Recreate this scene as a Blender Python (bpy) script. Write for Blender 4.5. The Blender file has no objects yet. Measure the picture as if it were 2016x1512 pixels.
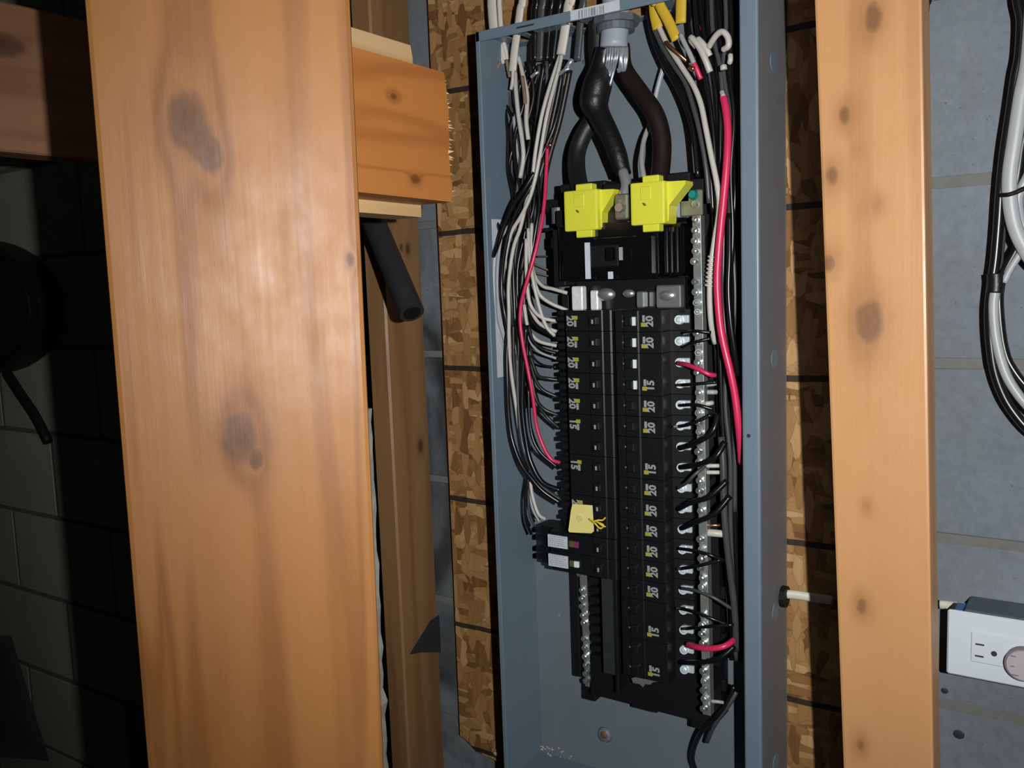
import bpy, bmesh, math, random
from mathutils import Vector, Matrix
random.seed(7)
SC = bpy.context.scene
COL = SC.collection

# ---------------------------------------------------------------- camera
F = 1780.0
h = Vector((-2658., -106., F)); dn = Vector((569.9, 15600., F))
h.normalize(); dn.normalize(); dn = (dn - h * h.dot(dn)).normalized()
eX = -h; eD = dn; eY = eX.cross(eD)
Rm = Matrix((eX, eY, -eD))            # camera-frame vector (x right, y down, z ahead) -> world
CAM = Vector((0, 0, 1.45))
cd = bpy.data.cameras.new('camera'); cam = bpy.data.objects.new('camera', cd); COL.objects.link(cam)
r_, u_, b_ = Rm @ Vector((1, 0, 0)), Rm @ Vector((0, -1, 0)), Rm @ Vector((0, 0, -1))
M4 = Matrix((r_, u_, b_)).transposed().to_4x4(); M4.translation = CAM
cam.matrix_world = M4
cd.sensor_fit = 'HORIZONTAL'; cd.sensor_width = 36.0; cd.lens = F * 36.0 / 2016.0
cd.clip_start = 0.02; cd.clip_end = 50
SC.camera = cam

# ---------------------------------------------------------------- world, light, exposure
w = bpy.data.worlds.new('world'); SC.world = w; w.use_nodes = True
w.node_tree.nodes['Background'].inputs[0].default_value = (0.8, 0.9, 1.0, 1)
w.node_tree.nodes['Background'].inputs[1].default_value = 0.006
def ray(px, py): return Rm @ Vector(((px - 1008) / F, (py - 756) / F, 1))
ld = bpy.data.lights.new('flashlight', 'SPOT'); lo = bpy.data.objects.new('flashlight', ld); COL.objects.link(lo)
ld.energy = 56; ld.color = (1.0, 0.99, 0.985); ld.shadow_soft_size = 0.007
ld.spot_size = math.radians(104); ld.spot_blend = 1.0
lo.location = (0.15, 0.0, 1.465)
lo.rotation_euler = ray(1130, 540).to_track_quat('-Z', 'Y').to_euler()
SC.view_settings.view_transform = 'Standard'; SC.view_settings.look = 'None'
SC.view_settings.exposure = 0.0; SC.view_settings.gamma = 1.0; SC.view_settings.use_curve_mapping = False
SC.cycles.max_bounces = 6

# ---------------------------------------------------------------- helpers
def at(px, py, Y):
    r = ray(px, py); return CAM + r * (Y / r.y)
def atX(px, py, X):
    r = ray(px, py); return CAM + r * (X / r.x)
def at_plane(px, py, p0, n):
    r = ray(px, py); return CAM + r * ((p0 - CAM).dot(n) / r.dot(n))

def obj(name, bm, mat, parent=None, loc=None, smooth=False):
    """links the bmesh as ONE mesh object; vertices are in world space, or in the parent's space when parented"""
    me = bpy.data.meshes.new(name)
    bmesh.ops.recalc_face_normals(bm, faces=bm.faces[:])
    if loc is not None:
        bmesh.ops.translate(bm, verts=bm.verts, vec=-Vector(loc))
    bm.to_mesh(me); bm.free()
    if smooth:
        for p in me.polygons: p.use_smooth = True
    if mat: me.materials.append(mat)
    o = bpy.data.objects.new(name, me); COL.objects.link(o)
    if parent: o.parent = parent
    if loc is not None: o.location = loc
    return o
def meshobj(name, me, parent=None, loc=(0, 0, 0), rot=(0, 0, 0)):
    o = bpy.data.objects.new(name, me); COL.objects.link(o); o.location = loc; o.rotation_euler = rot
    if parent: o.parent = parent
    return o
def tag(o, label, cat, group=None, kind=None):
    o['label'] = label; o['category'] = cat
    if group: o['group'] = group
    if kind: o['kind'] = kind
    return o
def thing(name, label, cat, loc=(0, 0, 0), group=None):
    o = bpy.data.objects.new(name, None); COL.objects.link(o); o.location = loc
    o.empty_display_size = 0.02
    return tag(o, label, cat, group)
def struct(o): o['kind'] = 'structure'; return o

def box(bm, x0, x1, y0, y1, z0, z1, bev=0.0, seg=1):
    vs = [bm.verts.new((x, y, z)) for x in (x0, x1) for y in (y0, y1) for z in (z0, z1)]
    fs = [bm.faces.new([vs[i] for i in f]) for f in ((0, 1, 3, 2), (4, 6, 7, 5), (0, 4, 5, 1), (2, 3, 7, 6), (0, 2, 6, 4), (1, 5, 7, 3))]
    if bev > 0:
        es = list({e for f in fs for e in f.edges})
        bmesh.ops.bevel(bm, geom=es, offset=bev, segments=seg, affect='EDGES', profile=0.6)
    return bm
def B(*a, **k): return box(bmesh.new(), *a, **k)
def hexa(bm, q0, q1, bev=0.0):
    """solid between two quads of matching corners"""
    a = [bm.verts.new(p) for p in q0]; b = [bm.verts.new(p) for p in q1]
    fs = [bm.faces.new(a), bm.faces.new(b[::-1])]
    for i in range(4): fs.append(bm.faces.new((a[i], b[i], b[(i + 1) % 4], a[(i + 1) % 4])))
    bmesh.ops.recalc_face_normals(bm, faces=fs)
    if bev > 0:
        bmesh.ops.bevel(bm, geom=list({e for f in fs for e in f.edges}), offset=bev, segments=2, affect='EDGES', profile=0.6)
    return bm
def prism(bm, poly, off):
    """polygon of 3D points extruded by vector off"""
    a = [bm.verts.new(p) for p in poly]; b = [bm.verts.new(Vector(p) + Vector(off)) for p in poly]
    n = len(a); fs = [bm.faces.new(a), bm.faces.new(b[::-1])]
    for i in range(n): fs.append(bm.faces.new((a[i], b[i], b[(i + 1) % n], a[(i + 1) % n])))
    return bm
def cyl(bm, c, axis, r, L, seg=12, r2=None, bev=0):
    axis = Vector(axis).normalized(); q = Vector((0, 0, 1)).rotation_difference(axis).to_matrix().to_4x4()
    m = Matrix.Translation(Vector(c)) @ q
    bmesh.ops.create_cone(bm, cap_ends=True, segments=seg, radius1=r, radius2=r if r2 is None else r2, depth=L, matrix=m)
    return bm
def catmull(pts, n=6):
    P = [Vector(p) for p in pts]
    if len(P) < 3: return [P[0].lerp(P[1], i / 4) for i in range(5)]
    out = []; Q = [P[0] * 2 - P[1]] + P + [P[-1] * 2 - P[-2]]
    for i in range(1, len(Q) - 2):
        p0, p1, p2, p3 = Q[i - 1:i + 3]
        for k in range(n):
            t = k / n
            out.append(0.5 * (2 * p1 + (p2 - p0) * t + (2 * p0 - 5 * p1 + 4 * p2 - p3) * t * t + (3 * p1 - p0 - 3 * p2 + p3) * t ** 3))
    out.append(P[-1]); return out
def tube(bm, pts, r, seg=8, n=6, flat=None, smooth=True, radii=None):
    """swept tube; flat=(rx, ry) gives an oval section"""
    path = catmull(pts, n) if smooth else [Vector(p) for p in pts]
    rings = []; up = Vector((0, -1, 0.02))
    N = len(path)
    for i, p in enumerate(path):
        t = (path[min(i + 1, N - 1)] - path[max(i - 1, 0)]).normalized()
        s = t.cross(up)
        if s.length < 1e-3: s = t.cross(Vector((1, 0, 0)))
        s.normalize(); up = s.cross(t).normalized()
        rr = r
        if radii is not None:
            q_ = i / (N - 1) * (len(radii) - 1); q0 = min(int(q_), len(radii) - 2); e_ = q_ - q0; e_ = e_ * e_ * (3 - 2 * e_)
            rr = r * (radii[q0] * (1 - e_) + radii[q0 + 1] * e_)
        a, b = (rr, rr) if flat is None else flat
        rings.append([bm.verts.new(p + s * a * math.cos(2 * math.pi * k / seg) + up * b * math.sin(2 * math.pi * k / seg)) for k in range(seg)])
    for i in range(N - 1):
        for k in range(seg):
            bm.faces.new((rings[i][k], rings[i][(k + 1) % seg], rings[i + 1][(k + 1) % seg], rings[i + 1][k]))
    bm.faces.new(rings[0][::-1]); bm.faces.new(rings[-1])
    return bm

# ---------------------------------------------------------------- materials
class NT:
    def __init__(s, name):
        s.m = bpy.data.materials.new(name); s.m.use_nodes = True
        s.t = s.m.node_tree; s.b = s.t.nodes['Principled BSDF']
    def n(s, typ, **kw):
        nd = s.t.nodes.new(typ)
        for k, v in kw.items():
            if k.startswith('i_'): nd.inputs[int(k[2:])].default_value = v
            else: setattr(nd, k, v)
        return nd
    def l(s, a, b): s.t.links.new(a, b)
    def math(s, op, a, b=None, clamp=False):
        nd = s.n('ShaderNodeMath', operation=op, use_clamp=clamp)
        for i, x in enumerate((a, b)):
            if x is None: continue
            if isinstance(x, (int, float)): nd.inputs[i].default_value = x
            else: s.l(x, nd.inputs[i])
        return nd.outputs[0]
    def ramp(s, fac, stops, interp='LINEAR'):
        nd = s.n('ShaderNodeValToRGB'); cr = nd.color_ramp; cr.interpolation = interp
        while len(cr.elements) < len(stops): cr.elements.new(0.5)
        for e, (p, c) in zip(cr.elements, stops):
            e.position = p; e.color = (c if len(c) == 4 else (*c, 1)) if not isinstance(c, (int, float)) else (c, c, c, 1)
        s.l(fac, nd.inputs[0]); return nd.outputs[0]
    def mix(s, fac, a, b, mode='MIX'):
        nd = s.n('ShaderNodeMix', data_type='RGBA', blend_type=mode)
        for i, x in ((0, fac), (6, a), (7, b)):
            if isinstance(x, (int, float)): nd.inputs[i].default_value = x
            elif isinstance(x, tuple): nd.inputs[i].default_value = (*x[:3], 1)
            else: s.l(x, nd.inputs[i])
        return nd.outputs[2]
    def coords(s, scale=(1, 1, 1), rot=(0, 0, 0), loc=(0, 0, 0), src=None):
        if src is None: src = s.n('ShaderNodeTexCoord').outputs['Object']
        mp = s.n('ShaderNodeMapping'); mp.inputs['Scale'].default_value = scale
        mp.inputs['Rotation'].default_value = rot; mp.inputs['Location'].default_value = loc
        s.l(src, mp.inputs[0]); return mp.outputs[0]
    def noise(s, vec, scale, detail=4, rough=0.55, dist=0.0):
        nd = s.n('ShaderNodeTexNoise'); nd.inputs['Scale'].default_value = scale; nd.inputs['Detail'].default_value = detail
        nd.inputs['Roughness'].default_value = rough; nd.inputs['Distortion'].default_value = dist
        if vec is not None: s.l(vec, nd.inputs['Vector'])
        return nd.outputs[0]
    def bump(s, hgt, strength=0.3, dist=0.002):
        nd = s.n('ShaderNodeBump'); nd.inputs['Strength'].default_value = strength; nd.inputs['Distance'].default_value = dist
        s.l(hgt, nd.inputs['Height']); s.l(nd.outputs[0], s.b.inputs['Normal'])
    def set(s, base=None, rough=None, metal=None, spec=None, coat=None):
        for nm, v in (('Base Color', base), ('Roughness', rough), ('Metallic', metal), ('Specular IOR Level', spec), ('Coat Weight', coat)):
            if v is None: continue
            if isinstance(v, tuple): s.b.inputs[nm].default_value = (*v[:3], 1)
            elif isinstance(v, (int, float)): s.b.inputs[nm].default_value = v
            else: s.l(v, s.b.inputs[nm])
        return s.m

def plain(name, c, rough=0.5, metal=0.0, spec=0.5, var=0.12, scale=60, bump=0.0, coat=0.0):
    t = NT(name); co = t.coords()
    nz = t.noise(co, scale, 4)
    col = t.mix(nz, tuple(x * (1 - var) for x in c), tuple(min(1, x * (1 + var)) for x in c))
    if bump: t.bump(nz, bump, 0.001)
    return t.set(base=col, rough=rough, metal=metal, spec=spec, coat=coat)

def wood(name, light, dark, axis='Z', knots=(), rough=0.42, ring=9.0, seed=0, streaks=0.5, spec=0.5, stain=None):
    t = NT(name); src = t.n('ShaderNodeTexCoord').outputs['Object']
    long_, cross = 0.55, 9.0
    sc = {'Z': (cross, cross, long_), 'Y': (cross, long_, cross), 'X': (long_, cross, cross)}[axis]
    # knots: smooth bumps that bend the grain and darken it
    kf = None; kd = None; kfd = None
    knoise = t.noise(t.coords((70, 70, 70), src=src), 1.0, 3)
    for (p, r) in knots:
        sub = t.n('ShaderNodeVectorMath', operation='SUBTRACT'); t.l(src, sub.inputs[0]); sub.inputs[1].default_value = p
        scl = t.n('ShaderNodeVectorMath', operation='MULTIPLY'); t.l(sub.outputs[0], scl.inputs[0])
        scl.inputs[1].default_value = {'Z': (1, 1, .62), 'Y': (1, .62, 1), 'X': (.62, 1, 1)}[axis]
        ln = t.n('ShaderNodeVectorMath', operation='LENGTH'); t.l(scl.outputs[0], ln.inputs[0])
        f = t.math('DIVIDE', ln.outputs[1], r)
        wide = t.math('POWER', 2.718, t.math('MULTIPLY', t.math('MULTIPLY', f, f), -0.30))
        fw = t.math('ADD', f, t.math('MULTIPLY', t.math('SUBTRACT', knoise, .5), .9))
        core = t.math('MULTIPLY', t.math('SUBTRACT', 1.25, fw), 2.2, True)
        kf = wide if kf is None else t.math('MAXIMUM', kf, wide)
        kd = core if kd is None else t.math('MAXIMUM', kd, core)
        kfd = f if kfd is None else t.math('MINIMUM', kfd, f)
    mp = t.coords(sc, src=src, loc=(seed * 1.7, seed * .9, seed * .33))
    n1 = t.noise(mp, 1.0, 3, 0.5, 0.4)
    if kf is not None: n1 = t.math('ADD', n1, t.math('MULTIPLY', kf, 0.10))
    s1 = t.math('SINE', t.math('MULTIPLY', n1, ring * 6.283))
    s1 = t.math('ADD', t.math('MULTIPLY', s1, 0.5), 0.5)
    s1 = t.math('POWER', s1, 2.2)
    fib = t.noise(t.coords(tuple(x * 22 if x > 1 else x * 9 for x in sc), src=src), 1.0, 5, 0.65)
    blot = t.noise(t.coords(tuple(x * .8 for x in sc), src=src, loc=(3, 5, seed)), 1.0, 2)
    f = t.math('ADD', t.math('MULTIPLY', s1, streaks), t.math('MULTIPLY', t.math('SUBTRACT', fib, 0.5), 0.40), True)
    f = t.math('ADD', f, t.math('MULTIPLY', t.math('SUBTRACT', blot, 0.45), 0.9), True)
    col = t.mix(f, light, dark)
    if kd is not None:
        halo = t.math('MULTIPLY', kf, t.math('ADD', 0.25, t.math('MULTIPLY', knoise, .7)), True)
        col = t.mix(halo, col, tuple(x * .72 for x in dark))
        rings = t.math('ADD', t.math('MULTIPLY', t.math('SINE', t.math('MULTIPLY', kfd, 7.0)), .07), .62)
        col = t.mix(t.math('MULTIPLY', kd, rings, True), col, (dark[0] * .30, dark[1] * .28, dark[2] * .40))
    if stain:
        sn = t.noise(t.coords((14, 14, 5), src=src), 1.0, 5)
        col = t.mix(t.ramp(sn, ((.56, 0), (.68, 1))), col, stain)
    t.bump(t.math('ADD', t.math('ADD', t.math('MULTIPLY', fib, .35), t.math('MULTIPLY', s1, .2)), t.math('MULTIPLY', t.noise(t.coords((45, 45, 30), src=src), 1.0, 3), .5)), 0.3, 0.0018)
    pat = t.noise(t.coords((38, 38, 24), src=src), 1.0, 4)
    rg = t.math('ADD', t.math('ADD', t.math('MULTIPLY', fib, 0.12), t.math('MULTIPLY', pat, .30)), rough - 0.21)
    return t.set(base=col, rough=rg, spec=spec)

def osb_material():
    t = NT('osb_flakes'); src = t.n('ShaderNodeTexCoord').outputs['Object']
    wob = t.noise(t.coords((1, 1, 1), src=src), 30, 3)
    def layer(rot, sc, loc):
        a = t.coords(sc, rot=rot, src=src, loc=loc)
        add = t.n('ShaderNodeVectorMath', operation='ADD'); t.l(a, add.inputs[0])
        ws = t.n('ShaderNodeVectorMath', operation='SCALE'); t.l(wob, ws.inputs[0]); ws.inputs['Scale'].default_value = 1.0; t.l(ws.outputs[0], add.inputs[1])
        v = t.n('ShaderNodeTexVoronoi'); v.inputs['Scale'].default_value = 1.0; t.l(add.outputs[0], v.inputs['Vector'])
        e = t.n('ShaderNodeTexVoronoi', feature='DISTANCE_TO_EDGE'); e.inputs['Scale'].default_value = 1.0; t.l(add.outputs[0], e.inputs['Vector'])
        sp = t.n('ShaderNodeSeparateColor'); t.l(v.outputs['Color'], sp.inputs[0])
        return sp.outputs[0], sp.outputs[1], e.outputs[0]
    a, a2, ae = layer((0, .5, 0), (85, 40, 30), (0, 0, 0))
    b, b2, be = layer((0, -.8, 0), (32, 40, 95), (4, 2, 1))
    pick = t.math('GREATER_THAN', a2, 0.52)
    f = t.math('ADD', t.math('MULTIPLY', a, t.math('SUBTRACT', 1.0, pick)), t.math('MULTIPLY', b, pick))
    fib = t.noise(t.coords((140, 140, 26), src=src, rot=(0, .4, 0)), 1.0, 4)
    f = t.math('ADD', f, t.math('MULTIPLY', t.math('SUBTRACT', fib, .5), .5), True)
    col = t.ramp(f, ((0, (.15, .068, .02)), (.25, (.25, .125, .04)), (.5, (.32, .17, .06)), (.8, (.39, .22, .083)), (1, (.48, .30, .13))))
    e = t.math('ADD', t.math('MULTIPLY', ae, t.math('SUBTRACT', 1.0, pick)), t.math('MULTIPLY', be, pick))
    col = t.mix(t.ramp(e, ((0, .35), (.06, 0))), col, (.08, .035, .012))
    # printed nailing lines every 0.2 m
    xyz = t.n('ShaderNodeSeparateXYZ'); t.l(src, xyz.inputs[0])
    z = t.math('ADD', xyz.outputs[2], t.math('MULTIPLY', t.math('SUBTRACT', t.noise(t.coords((9, 9, 9), src=src), 1, 2), .5), .006))
    fr = t.math('FRACT', t.math('ADD', t.math('DIVIDE', t.math('SUBTRACT', z, 1.323), 0.2005), 20.5))
    ln = t.math('LESS_THAN', t.math('ABSOLUTE', t.math('SUBTRACT', fr, .5)), 0.019)
    col = t.mix(t.math('MULTIPLY', ln, 0.93), col, (.012, .011, .012))
    t.bump(t.math('ADD', f, t.math('MULTIPLY', fib, .4)), .4, .0012)
    return t.set(base=col, rough=.62, spec=.35)

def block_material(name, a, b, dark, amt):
    t = NT(name)
    info = t.n('ShaderNodeObjectInfo')
    src = t.n('ShaderNodeTexCoord').outputs['Object']
    off = t.n('ShaderNodeVectorMath', operation='ADD'); t.l(src, off.inputs[0]); t.l(info.outputs['Location'], off.inputs[1])
    co = off.outputs[0]
    n1 = t.noise(co, 7, 5, .6); n2 = t.noise(co, 90, 5, .7); n3 = t.noise(t.coords((1, 1, .6), src=co), 3.2, 4, .6, .6)
    f = t.math('ADD', t.math('MULTIPLY', n1, .6), t.math('MULTIPLY', n2, .5), True)
    col = t.mix(t.ramp(f, ((.35, 0), (.75, 1))), a, b)
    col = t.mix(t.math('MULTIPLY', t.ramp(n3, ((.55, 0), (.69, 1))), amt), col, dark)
    pit = t.ramp(t.noise(co, 160, 3, .6), ((.24, 1), (.29, 0)))
    col = t.mix(t.math('MULTIPLY', pit, .5), col, (.03, .03, .03))
    t.bump(t.math('SUBTRACT', t.math('ADD', n2, t.math('MULTIPLY', n1, .5)), pit), .5, .0015)
    return t.set(base=col, rough=.85, spec=.25)

M_block = block_material('concrete_block', (.125, .148, .165), (.205, .235, .258), (.09, .085, .075), .35)
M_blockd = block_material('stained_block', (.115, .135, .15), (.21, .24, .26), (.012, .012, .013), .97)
M_blockp = block_material('falloff_lifted_block', (.34, .32, .25), (.46, .43, .34), (.16, .14, .10), .4)  # colour raised to make up for the lamp's falloff on the far wall
M_mortar = plain('mortar', (.155, .16, .15), .9, var=.2, scale=70, bump=.5, spec=.2)
M_osb = osb_material()
M_osbred = plain('osb_red_edge', (.12, .012, .010), .7, var=.4, scale=40)
M_steel = plain('grey_enamel_steel', (.15, .205, .25), .38, var=.07, scale=25, spec=.5)
M_steelin = plain('grey_enamel_inside', (.155, .19, .21), .45, var=.10, scale=18, spec=.5)
M_bounce = plain('bounce_tinted_enamel', (.17, .165, .17), .6, var=.12, scale=14, spec=.3)  # greyer, warmer enamel: bounce from the stud put into the colour
M_blackpl = plain('black_plastic', (.007, .0078, .0085), .38, var=.3, scale=90, spec=.5)
M_blackmat = plain('black_matte_plastic', (.0045, .005, .0055), .6, var=.3, scale=90, spec=.3)
M_blackgloss = plain('black_gloss_plastic', (.004, .0042, .0048), .13, var=.3, scale=60, spec=.55)
M_stab = plain('dark_grey_plastic', (.022, .026, .027), .55, var=.2)
M_mark = plain('marking_white', (.30, .31, .30), .6, var=.25, scale=400)
M_markd = plain('marking_dim', (.12, .125, .13), .6, var=.25, scale=300)
M_marky = plain('marking_yellow', (.36, .33, .04), .6, var=.2)
M_onflag = plain('on_flag_white', (.75, .82, .85), .35, var=.03)
M_alu = plain('tinned_aluminium', (.66, .72, .76), .34, metal=.75, var=.12, scale=150, bump=.3)
M_alub = plain('bus_aluminium', (.66, .70, .72), .3, metal=.85, var=.18, scale=80, bump=.25)
M_barm = plain('dull_bar_metal', (.36, .38, .35), .42, metal=.7, var=.25, scale=90, bump=.3)
M_strap = plain('bright_tin_strap', (.86, .90, .92), .4, metal=.25, var=.2, scale=160, bump=.6)
M_screw = plain('zinc_screw', (.80, .88, .92), .26, metal=.9, var=.1, scale=200)
M_screwb = plain('bright_clamp_steel', (.74, .84, .9), .42, metal=.4, var=.15, scale=250, bump=.4)
M_olive = plain('olive_steel', (.25, .25, .17), .42, metal=.5, var=.25, scale=40)
M_teal = plain('green_ground_screw', (.02, .33, .32), .3, metal=.55, var=.2)
M_cap = plain('yellow_lug_cover', (.68, .685, .05), .42, var=.04, scale=30)
M_capmark = plain('cap_slot', (.16, .14, .01), .6)
M_wblack = plain('black_insulation', (.006, .0065, .0075), .28, var=.2, spec=.5)
M_wbrown = plain('brown_black_insulation', (.013, .0075, .007), .42, var=.3)
M_hot = plain('matte_black_insulation', (.008, .008, .009), .5, var=.3)
M_tape = plain('black_tape', (.005, .0055, .006), .42, var=.3, scale=120, bump=.8)
M_wwhite = plain('white_insulation', (.50, .49, .44), .42, var=.06)
M_wgrey = plain('grey_white_insulation', (.34, .36, .37), .4, var=.08)
M_wdark = plain('dark_grey_insulation', (.055, .058, .06), .38, var=.2)
M_wbrn = plain('tan_paper_insulation', (.20, .13, .085), .7, var=.3)
M_wgreen = plain('dark_green_insulation', (.012, .02, .015), .35, var=.2)
M_wred = plain('red_insulation', (.62, .028, .10), .36, var=.08)
M_copper = plain('bare_copper', (.85, .42, .24), .3, metal=1.0, var=.1)
M_nmwhite = plain('white_cable_sheath', (.60, .57, .50), .5, var=.06, scale=40, bump=.2)
M_nmyellow = plain('yellow_cable_sheath', (.60, .40, .03), .5, var=.06, scale=40)
M_segrey = plain('grey_service_sheath', (.33, .37, .42), .45, var=.06)
M_conn = plain('zinc_connector', (.13, .155, .175), .5, metal=.3, var=.15)
M_tag = plain('yellow_paper_tag', (.78, .70, .24), .7, var=.04, scale=20)
M_tagink = plain('faded_tag_print', (.69, .62, .235), .7)
M_string = plain('yellow_string', (.72, .55, .03), .6, var=.15)
M_label = plain('white_label', (.55, .60, .65), .55, var=.1, scale=120)
M_labelink = plain('label_print', (.30, .33, .36), .6, var=.2, scale=500)
M_ink = plain('black_ink', (.02, .024, .03), .6)
M_bar2 = plain('grey_ink', (.22, .25, .28), .6)
M_magenta = plain('magenta_button', (.20, .035, .11), .5)
M_oliveb = plain('olive_button', (.10, .10, .02), .5)
M_pipe = plain('black_rubber_pipe', (.022, .025, .027), .45, var=.2, scale=50)
M_plate = plain('white_wall_plate', (.62, .69, .72), .4, var=.02)
M_slot = plain('dark_slot', (.03, .03, .032), .7)
M_disc = plain('lilac_grey_plastic', (.42, .40, .43), .5, var=.05)
M_discrim = plain('grey_plastic_rim', (.17, .155, .165), .5)
M_boxgrey = plain('blue_grey_box_steel', (.11, .14, .18), .42, metal=.35, var=.12)
M_blueplug = plain('blue_plastic', (.04, .16, .42), .4)
M_rust = plain('rusty_steel', (.20, .10, .05), .7, metal=.3, var=.4, scale=160)
M_dust = plain('sawdust', (.48, .43, .35), .95, var=.4, scale=300)
M_darktri = plain('dark_matte_sheet', (.02, .02, .02), .8, var=.3)
M_bark = plain('grey_bark', (.20, .19, .16), .9, var=.55, scale=60, bump=.8)
M_floor = plain('concrete_floor', (.16, .16, .155), .85, var=.25, scale=8, bump=.3)
M_wallshadow = plain('wall_shadow_black', (.006, .0065, .006), .6, var=.3)  # black for the shapes that stand in for wall shadows
M_sheet = plain('dusty_plastic_sheet', (.16, .17, .16), .5, var=.2, scale=9)

# ---------------------------------------------------------------- setting: block wall, floor
WY = 1.09
wall = bpy.data.objects.new('wall_back', None); COL.objects.link(wall); wall.location = (-1.2, WY, 0)
struct(wall)
def wbox(name, x0, x1, y0, y1, z0, z1, m, parent, bev=0):
    return obj(name, B(x0 - parent.location.x, x1 - parent.location.x, y0 - parent.location.y, y1 - parent.location.y, z0 - parent.location.z, z1 - parent.location.z, bev=bev), m, parent)
wbox('mortar_bed', -3.2, 1.0, WY + .0012, WY + .15, 0, 2.5, M_mortar, wall)
def block_mesh(seed):
    random.seed(seed); bm = bmesh.new()
    box(bm, -.195, .195, 0, .12, -.0935, .0935, bev=.0015)
    bm2 = bm
    me = bpy.data.meshes.new('concrete_block'); bmesh.ops.recalc_face_normals(bm2, faces=bm2.faces[:]); bm2.to_mesh(me); bm2.free(); return me
bmeshes = []
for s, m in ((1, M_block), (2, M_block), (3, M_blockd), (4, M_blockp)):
    me = block_mesh(s); me.materials.append(m); bmeshes.append(me)
rnd = random.Random(3)
zc0 = 1.342 + .0985
for ri in range(-7, 6):
    zc = zc0 + ri * .197
    if zc < .09 or zc > 2.5: continue
    for ci in range(-8, 3):
        xc = (.0 if ri % 2 == 0 else .2) + ci * .4 + .2
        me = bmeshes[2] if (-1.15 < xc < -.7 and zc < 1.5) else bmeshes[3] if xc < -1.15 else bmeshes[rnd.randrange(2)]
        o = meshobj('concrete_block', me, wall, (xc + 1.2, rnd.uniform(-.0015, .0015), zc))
fl = obj('floor', B(-3.2, 1.0, -1.2, WY + .1, -.1, 0), M_floor); struct(fl)

# ---------------------------------------------------------------- backing board
OY = 1.072
ob = thing('backing_board', 'flaked OSB board with black marks fixed to the block wall behind the panel', 'board', (-.51, OY, 0))
def rel(o, p): return Vector(p) - o.location
bl, bz = at(905, 1448, OY), at(975, 1497, OY)
poly = [(-.846, 2.3), (-.846, 1.2), (-.848, bl.z), (bl.x + .012, bl.z - .004), ((bl.x + bz.x) / 2, (bl.z + bz.z) / 2 - .007), (bz.x, bz.z), (-.66, bz.z - .07), (-.3, bz.z - .08), (-.185, bz.z - .09), (-.185, 2.3)]
bm = bmesh.new(); prism(bm, [rel(ob, (x, OY, z)) for x, z in poly], (0, .0145, 0))
obj('board_face', bm, M_osb, ob)
bm = B(-.8478, -.846, OY + .001, OY + .0145, bl.z, 2.3); bmesh.ops.translate(bm, verts=bm.verts, vec=-ob.location)
e = obj('painted_edge', bm, M_osbred, ob); e['label'] = 'dark red painted board edge'

# ---------------------------------------------------------------- timbers
def knots_on(o, lst, fn):
    return [(tuple(fn(px, py) - o), r) for px, py, r in lst]
SX = -.895
st = thing('wall_stud', 'rough brown stud set edge-on against the block wall behind the black pipe', 'stud', (SX - .019, 1.045, 0))
kk = [(tuple(atX(px, py, SX) - st.location), r) for px, py, r in ((803, 490, .005), (828, 878, .006), (790, 487, .003))]
M_stud1 = wood('brown_stud_wood', (.28, .150, .062), (.15, .072, .027), 'Z', kk, rough=.5, ring=6, seed=2)
wbox('stud_body', SX - .038, SX, 1.001, WY - .002, 0, 2.4, M_stud1, st, bev=.003)
tri = [atX(871, 1206, SX), atX(847, 1222, SX), atX(806, 1288, SX), atX(826, 1284, SX), atX(873, 1284, SX)]
bm = bmesh.new(); prism(bm, [p - tri[2] for p in tri], (.0025, 0, 0))
t_ = obj('dark_triangle', bm, M_darktri); t_.location = tri[2]  # thin dark triangle laid on the stud side
tag(t_, 'thin dark triangle on the side of the brown wall stud', 'scrap')

# flat stud in front of the board
FY = .865
A = [at(1603, 0, FY), at(1815, 0, FY), at(1838, 1512, FY), at(1660, 1512, FY)]
def ext(p, q, z):
    return p + (q - p) * ((z - p.z) / (q.z - p.z))
T0, T1, B0, B1 = ext(A[0], A[3], 2.3), ext(A[1], A[2], 2.3), ext(A[0], A[3], 0), ext(A[1], A[2], 0)
st = thing('flat_stud', 'knotty light stud standing between the panel and the wall outlet', 'stud', (B0 + B1) / 2)
tw = Vector((0, .014, 0))          # slight twist: this stud turns a little towards the lamp
kk = [(tuple(at(px, py, FY + .005) - st.location), r) for px, py, r in ((1722, 38, .008), (1665, 228, .006), (1640, 347, .0065), (1702, 412, .003), (1734, 402, .004), (1636, 516, .006), (1713, 632, .012), (1690, 296, .003), (1710, 995, .004), (1700, 1190, .006), (1697, 1462, .005))]
M_stud2 = wood('light_pine', (.48, .25, .102), (.31, .136, .048), 'Z', kk, rough=.42, ring=4, seed=5, streaks=.4)
bm = bmesh.new(); L = st.location; dpt = Vector((0, .038, 0))
f0 = [T0, T1 + tw * 0, B1, B0 + tw * 0]
hexa(bm, [p - L for p in f0], [p - L + dpt for p in f0], bev=.0025)
obj('stud_body', bm, M_stud2, st)

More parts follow.
